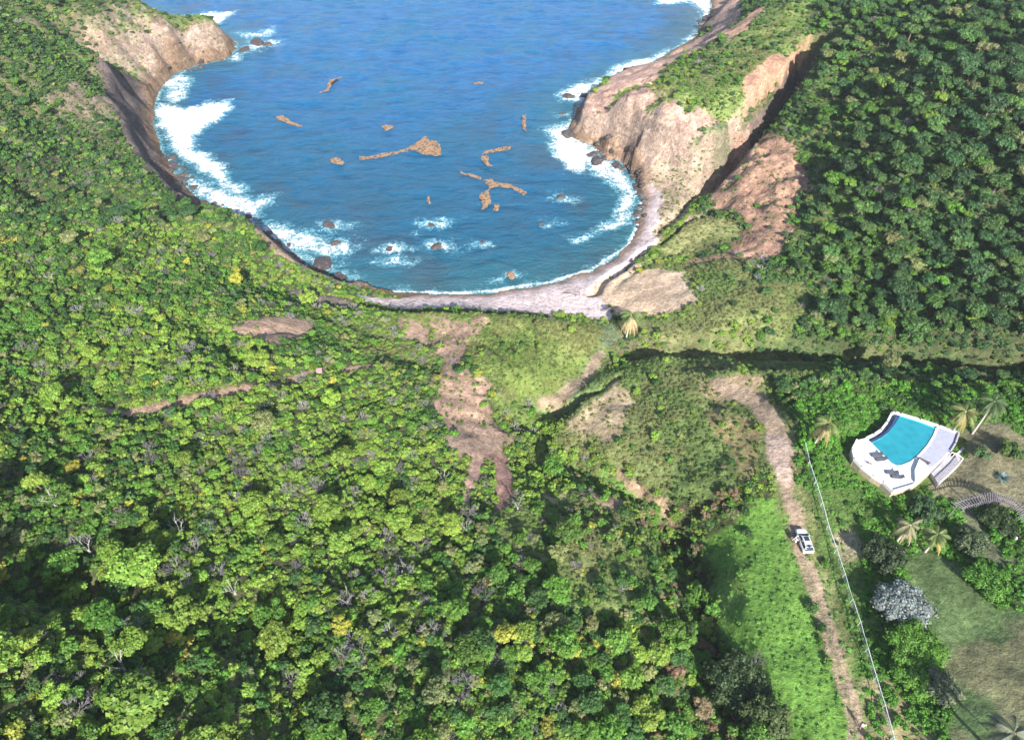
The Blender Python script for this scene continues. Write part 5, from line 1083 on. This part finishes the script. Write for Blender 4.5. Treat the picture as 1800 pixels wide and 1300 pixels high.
# driftwood and dead branches
def driftwood(px_, py_, L_, rz, label, seed):
    rg = random.Random(seed); X, Y, Z = ground_at(px_, py_); mb = MB(); main = [Vector((L_ * (t - .5), .35 * math.sin(t * 4 + seed), .14 + .12 * math.sin(t * 5))) for t in (0, .25, .5, .75, 1)]
    mb.tube(main, [.16, .15, .13, .10, .05], 7)
    for k in range(5):
        p = main[1 + k % 3]; e = p + Vector((rg.uniform(-.5, .9), rg.choice((-1, 1)) * rg.uniform(.6, 1.3), rg.uniform(.1, .7))); mb.tube([p, p.lerp(e, .5) + Vector((.1, 0, .1)), e], [.07, .05, .02], 5)
    o = mb.build('driftwood', simple('driftwood', (.13, .11, .10), .9, 0, .3), None, True); o.location = (X, Y, Z); o.rotation_euler = (0, 0, rz); tag(o, label, 'driftwood')
driftwood(1010, 519, 5.5, -.15, 'dark forked driftwood trunk on the pebble beach near the stream mouth', 1)
def snag(px_, py_, L_, rz, label, seed):
    rg = random.Random(seed); X, Y, Z = ground_at(px_, py_); mb = MB(); b0 = Vector((0, 0, .2))
    for k in range(4):
        a = k * 1.6 + rg.random(); e = b0 + Vector((math.cos(a) * L_ * .6, math.sin(a) * L_ * .6, 2.0 + rg.random())); m_ = b0.lerp(e, .5) + Vector((0, 0, .5)); mb.tube([b0, m_, e], [.07, .05, .02], 6)
        for j in range(3): f = m_.lerp(e, .3 * j); mb.tube([f, f + Vector((rg.uniform(-.8, .8), rg.uniform(-.8, .8), rg.uniform(.2, .7)))], [.03, .012], 5)
    mb.tube([(0, 0, -.3), b0, b0 + Vector((0, 0, .6))], [.2, .18, .14], 8)
    o = mb.build('dead_tree', simple('bleached_wood', (.27, .25, .24), .9, 0, .2), None, True); o.location = (X, Y, Z); o.rotation_euler = (0, 0, rz); tag(o, label, 'dead tree', 'bleached dead trees in the thicket')
for i, (x, y, l) in enumerate([(103, 893, 'bleached white dead tree near the left edge, highest of those in the lower thicket'), (160, 972, 'bleached dead tree amid yellow shrubs at the lower left'), (322, 942, 'bleached dead tree with arching branch, left of the thicket centre'), (780, 848, 'bleached dead tree just left of the scree fork'), (820, 935, 'bleached dead tree just below the scree fork'), (910, 895, 'bleached dead tree just right of the scree fork'), (612, 1062, 'bleached dead tree in the dark gap of the lower thicket'), (220, 1178, 'bleached dead tree close to the bottom left'), (95, 500, 'bleached dead tree on the upper left hill'), (415, 1045, 'bleached dead tree with many twigs below the thicket centre')]):
    snag(x, y, 1.8, i * .7, l, i + 3)

# ------------------------------------------------------------------ rocks and floating weed in the bay
def rock(px_, py_, r_, label, seed, group, z=0, hgt=.5, mat=None):
    X, Y = [float(c) for c in at_z(px_, py_, z)]; rg = random.Random(seed); bm = bmesh.new(); bmesh.ops.create_icosphere(bm, subdivisions=3, radius=1)
    o1, o2 = rg.uniform(0, 50), rg.uniform(0, 50)
    for v in bm.verts:
        d = v.co.copy(); k = 1 + .5 * (vnoise(np.array([d.x * 1.7 + o1]), np.array([d.y * 1.7 + d.z * 1.3 + o2]), 3)[0] - .5) + .35 * (vnoise(np.array([d.x * 4 + o2]), np.array([d.y * 4 - d.z * 3 + o1]), 7)[0] - .5)
        v.co = Vector((d.x * r_ * k * 1.2, d.y * r_ * k * .85, d.z * r_ * k * hgt))
    me = bpy.data.meshes.new('sea_rock'); bm.to_mesh(me); bm.free(); o = link('sea_rock', me, mat or M_ROCK); zz_ = max(z, float(hz(X, Y)))
    o.location = (X, Y, zz_ + r_ * hgt * .15); o.rotation_euler = (0, 0, rg.uniform(0, 3)); tag(o, label, 'rock', group)
ROCKS = [(578,396,3.0,'dark rock awash with foam left of the bay centre'),(590,427,2.2,'dark rock in white foam below the larger awash rock'),(768,433,2.6,'rock circled by foam in the lower middle of the bay'),(684,438,1.8,'small rock left of the foam circled rock'),(757,395,1.5,'small rock far above the foam circled rock'),(848,425,1.1,'small rock right of the foam circled rock'),(898,484,2.2,'tan rock just off the pebble beach'),(985,346,2.0,'rock breaking the surface left of the right hand surf'),(950,394,1.2,'low rock between bay centre and right hand surf'),
 (568,465,3.2,'dark jagged rock at the foot of the low cliff'),(545,478,2.6,'dark boulder left of the jagged rock under the low cliff'),(600,492,2.2,'dark boulder where the low cliff meets the beach'),(520,462,2.2,'dark boulder under the shaded left cliff'),(620,500,1.4,'small dark boulder at the left end of the beach'),
 (452,76,3.6,'dark rock off the tip of the left headland'),(430,88,2.6,'dark rock hugging the tip of the left headland'),(470,79,2.4,'outermost rock off the left headland'),
 (1001,236,3.2,'dark rock at the tip of the pink point'),(1050,284,2.6,'dark rock in foam below the pink point'),(1068,276,2.2,'brown boulder against the base of the pink point'),(1085,292,2.0,'boulder right of the foam below the pink point'),(1042,272,1.8,'small boulder close below the pink point'),(1000,170,2.2,'rock in the surf above the pink point'),(1028,168,2.0,'rock in the surf right beside the upper pink point'),(1245,45,3.2,'dark rock at the upper right coast'),(1235,52,2.4,'dark boulder in the upper right surf'),(988,200,1.0,'tiny rock off the pink point')]
M_TANROCK = simple('tan_rock', (.20, .13, .09), .8, 0, .3, 2, .5)
for i, (x, y, r_, l) in enumerate(ROCKS): rock(x, y, r_ * (.62 if 480 < x < 1000 and y > 330 and (y < 460 or x > 650) else .9), l, i + 1, 'rocks awash in the bay', 0, .42, M_TANROCK if 'tan rock' in l or 'brown boulder' in l else None)
rg = random.Random(9); made = []
def along(line, n_, sp):
    L_ = []; 
    for _ in range(n_):
        i = rg.randrange(len(line) - 1); f = rg.random(); L_.append((line[i][0] + (line[i+1][0]-line[i][0]) * f + rg.uniform(-sp, sp), line[i][1] + (line[i+1][1]-line[i][1]) * f + rg.uniform(-sp, sp)))
    return L_
for line, n_, sp, nm_ in (([(290,270),(330,320),(390,375),(450,410),(500,440)], 60, 12, 'left shore'), ([(500,450),(560,480),(610,505)], 26, 9, 'foot of the low cliff'), ([(1040,262),(1090,285),(1122,315),(1130,360),(1120,410)], 46, 7, 'right hand cove'), ([(400,98),(360,112),(300,135)], 12, 5, 'headland foot'), ([(1240,20),(1245,50),(1225,68)], 10, 6, 'upper right coast')):
    for (x, y) in along(line, n_, sp):
        o_before = len(bpy.data.objects); rr_ = rg.uniform(.5, 1.3); rock(x, y, rr_, f"{'small' if rr_ < .8 else 'medium' if rr_ < 1.05 else 'large'} dark boulder at the {'near' if y > sum(q[1] for q in line) / len(line) else 'far'} end of {nm_}", rg.randrange(9999), 'boulders along the shore', 0, .6); made.append((bpy.data.objects[-1], x))
made = [(o, o.location.x) for o in bpy.data.objects if o.get('group') == 'boulders along the shore']
for o, x in made: o['label'] = o['label'].replace(', ', ' ', 1)
untie(made)
M_WEED = simple('floating_weed', (.24, .15, .085), .9, 0, .25, 2, .4)
nt_ = M_WEED.node_tree; nz_ = nt_.nodes.new('ShaderNodeTexNoise'); nz_.inputs['Scale'].default_value = 1.3; nz_.inputs['Detail'].default_value = 6; nz_.inputs['Roughness'].default_value = .7; tz_ = nt_.nodes.new('ShaderNodeTexCoord'); nt_.links.new(tz_.outputs['Object'], nz_.inputs['Vector'])
rz_ = nt_.nodes.new('ShaderNodeMapRange'); rz_.inputs['From Min'].default_value = .40; rz_.inputs['From Max'].default_value = .52; nt_.links.new(nz_.outputs[0], rz_.inputs['Value']); nt_.links.new(rz_.outputs[0], nt_.nodes['Principled BSDF'].inputs['Alpha'])
def weed(outl, label, i):
    poly = D(outl, 0); c = ctr(poly); loc = [(x - c[0], y - c[1]) for x, y in poly]
    res = []
    for k in range(len(loc)):
        a, b = loc[k], loc[(k + 1) % len(loc)]; n_ = max(1, int(math.hypot(a[0]-b[0], a[1]-b[1]) / .55))
        for j in range(n_): f = j / n_; res.append((a[0]+(b[0]-a[0])*f, a[1]+(b[1]-a[1])*f))
    rg = random.Random(i); res = [(x + rg.uniform(-.22, .22) + 1.1 * (float(vnoise(np.array([x * .6 + i * 9]), np.array([y * .6]), 3)[0]) - .5), y + rg.uniform(-.22, .22) + 1.1 * (float(vnoise(np.array([x * .6]), np.array([y * .6 + i * 5]), 5)[0]) - .5)) for x, y in res]
    o = MB().prism(res, .34, .40).build('seaweed_mat', M_WEED); o.location = (c[0], c[1], 0); tag(o, label, 'seaweed', 'mats of brown seaweed floating in the bay')
WEED = [([(713,262),(735,252),(747,240),(756,248),(772,252),(775,272),(770,276),(745,273),(730,268)], 'largest mat of brown seaweed, broad and pointed at its top'),
 ([(630,278),(655,276),(680,270),(714,264),(716,268),(685,274),(660,281),(632,283)], 'long thin seaweed streak running left from the largest mat'),
 ([(581,284),(592,278),(606,288),(600,293),(585,290)], 'compact brown seaweed clump at the left end of the thin streak'),
 ([(852,318),(862,315),(866,322),(880,323),(900,327),(925,340),(922,344),(900,334),(880,330),(862,332),(856,325)], 'slanting brown seaweed band in the lower centre of the bay'),
 ([(843,345),(858,333),(862,345),(864,355),(856,362),(849,372),(846,360)], 'upright brown seaweed clump under the slanting band'),
 ([(848,274),(855,266),(872,262),(900,258),(898,263),(872,268),(858,274)], 'level brown seaweed streak right of the largest mat'),
 ([(847,276),(857,277),(858,284),(865,293),(857,292),(849,284)], 'short upright seaweed streak hanging below the level streak'),
 ([(808,302),(822,306),(846,313),(844,317),(822,311),(810,307)], 'short seaweed streak left of the slanting band'),
 ([(868,362),(875,362),(877,373),(869,373)], 'small seaweed scrap right of the upright clump'),
 ([(488,206),(498,204),(505,212),(530,222),(528,226),(502,217),(490,213)], 'thin brown seaweed streak on the left side of the bay'),
 ([(562,164),(572,160),(580,142),(600,136),(598,139),(583,146),(577,162),(566,166)], 'thin curved seaweed streak in the upper left of the bay'),
 ([(918,205),(924,203),(925,220),(922,234),(919,222)], 'narrow upright seaweed streak left of the pink point'),
 ([(832,147),(850,146),(850,149),(833,150)], 'tiny seaweed streak high in the bay'),
 ([(672,224),(680,220),(692,224),(684,229),(676,232)], 'faint seaweed scrap above left of the largest mat'),
 ([(752,348),(756,347),(757,358),(753,360)], 'tiny seaweed scrap left of the upright clump')]
for i, (o_, l) in enumerate(WEED): weed(o_, l, i)
print('objects', len(bpy.data.objects))

# ------------------------------------------------------------------ the air between
hz_bm = MB().box((0, 4200, 50), (18400, 10400, 148)); m_h = bpy.data.materials.new('air'); m_h.use_nodes = True; t_ = m_h.node_tree; t_.nodes.remove(t_.nodes['Principled BSDF'])
pv = t_.nodes.new('ShaderNodeVolumePrincipled'); pv.inputs['Density'].default_value = .00011; pv.inputs['Color'].default_value = (.86, .92, 1, 1); pv.inputs['Anisotropy'].default_value = .1
t_.links.new(pv.outputs[0], t_.nodes['Material Output'].inputs['Volume'])
haze = hz_bm.build('haze', m_h); tag(haze, kind='stuff'); haze['label'] = 'thin pale haze in the air over the whole bay'; haze['category'] = 'haze'
scene.cycles.volume_bounces = 0
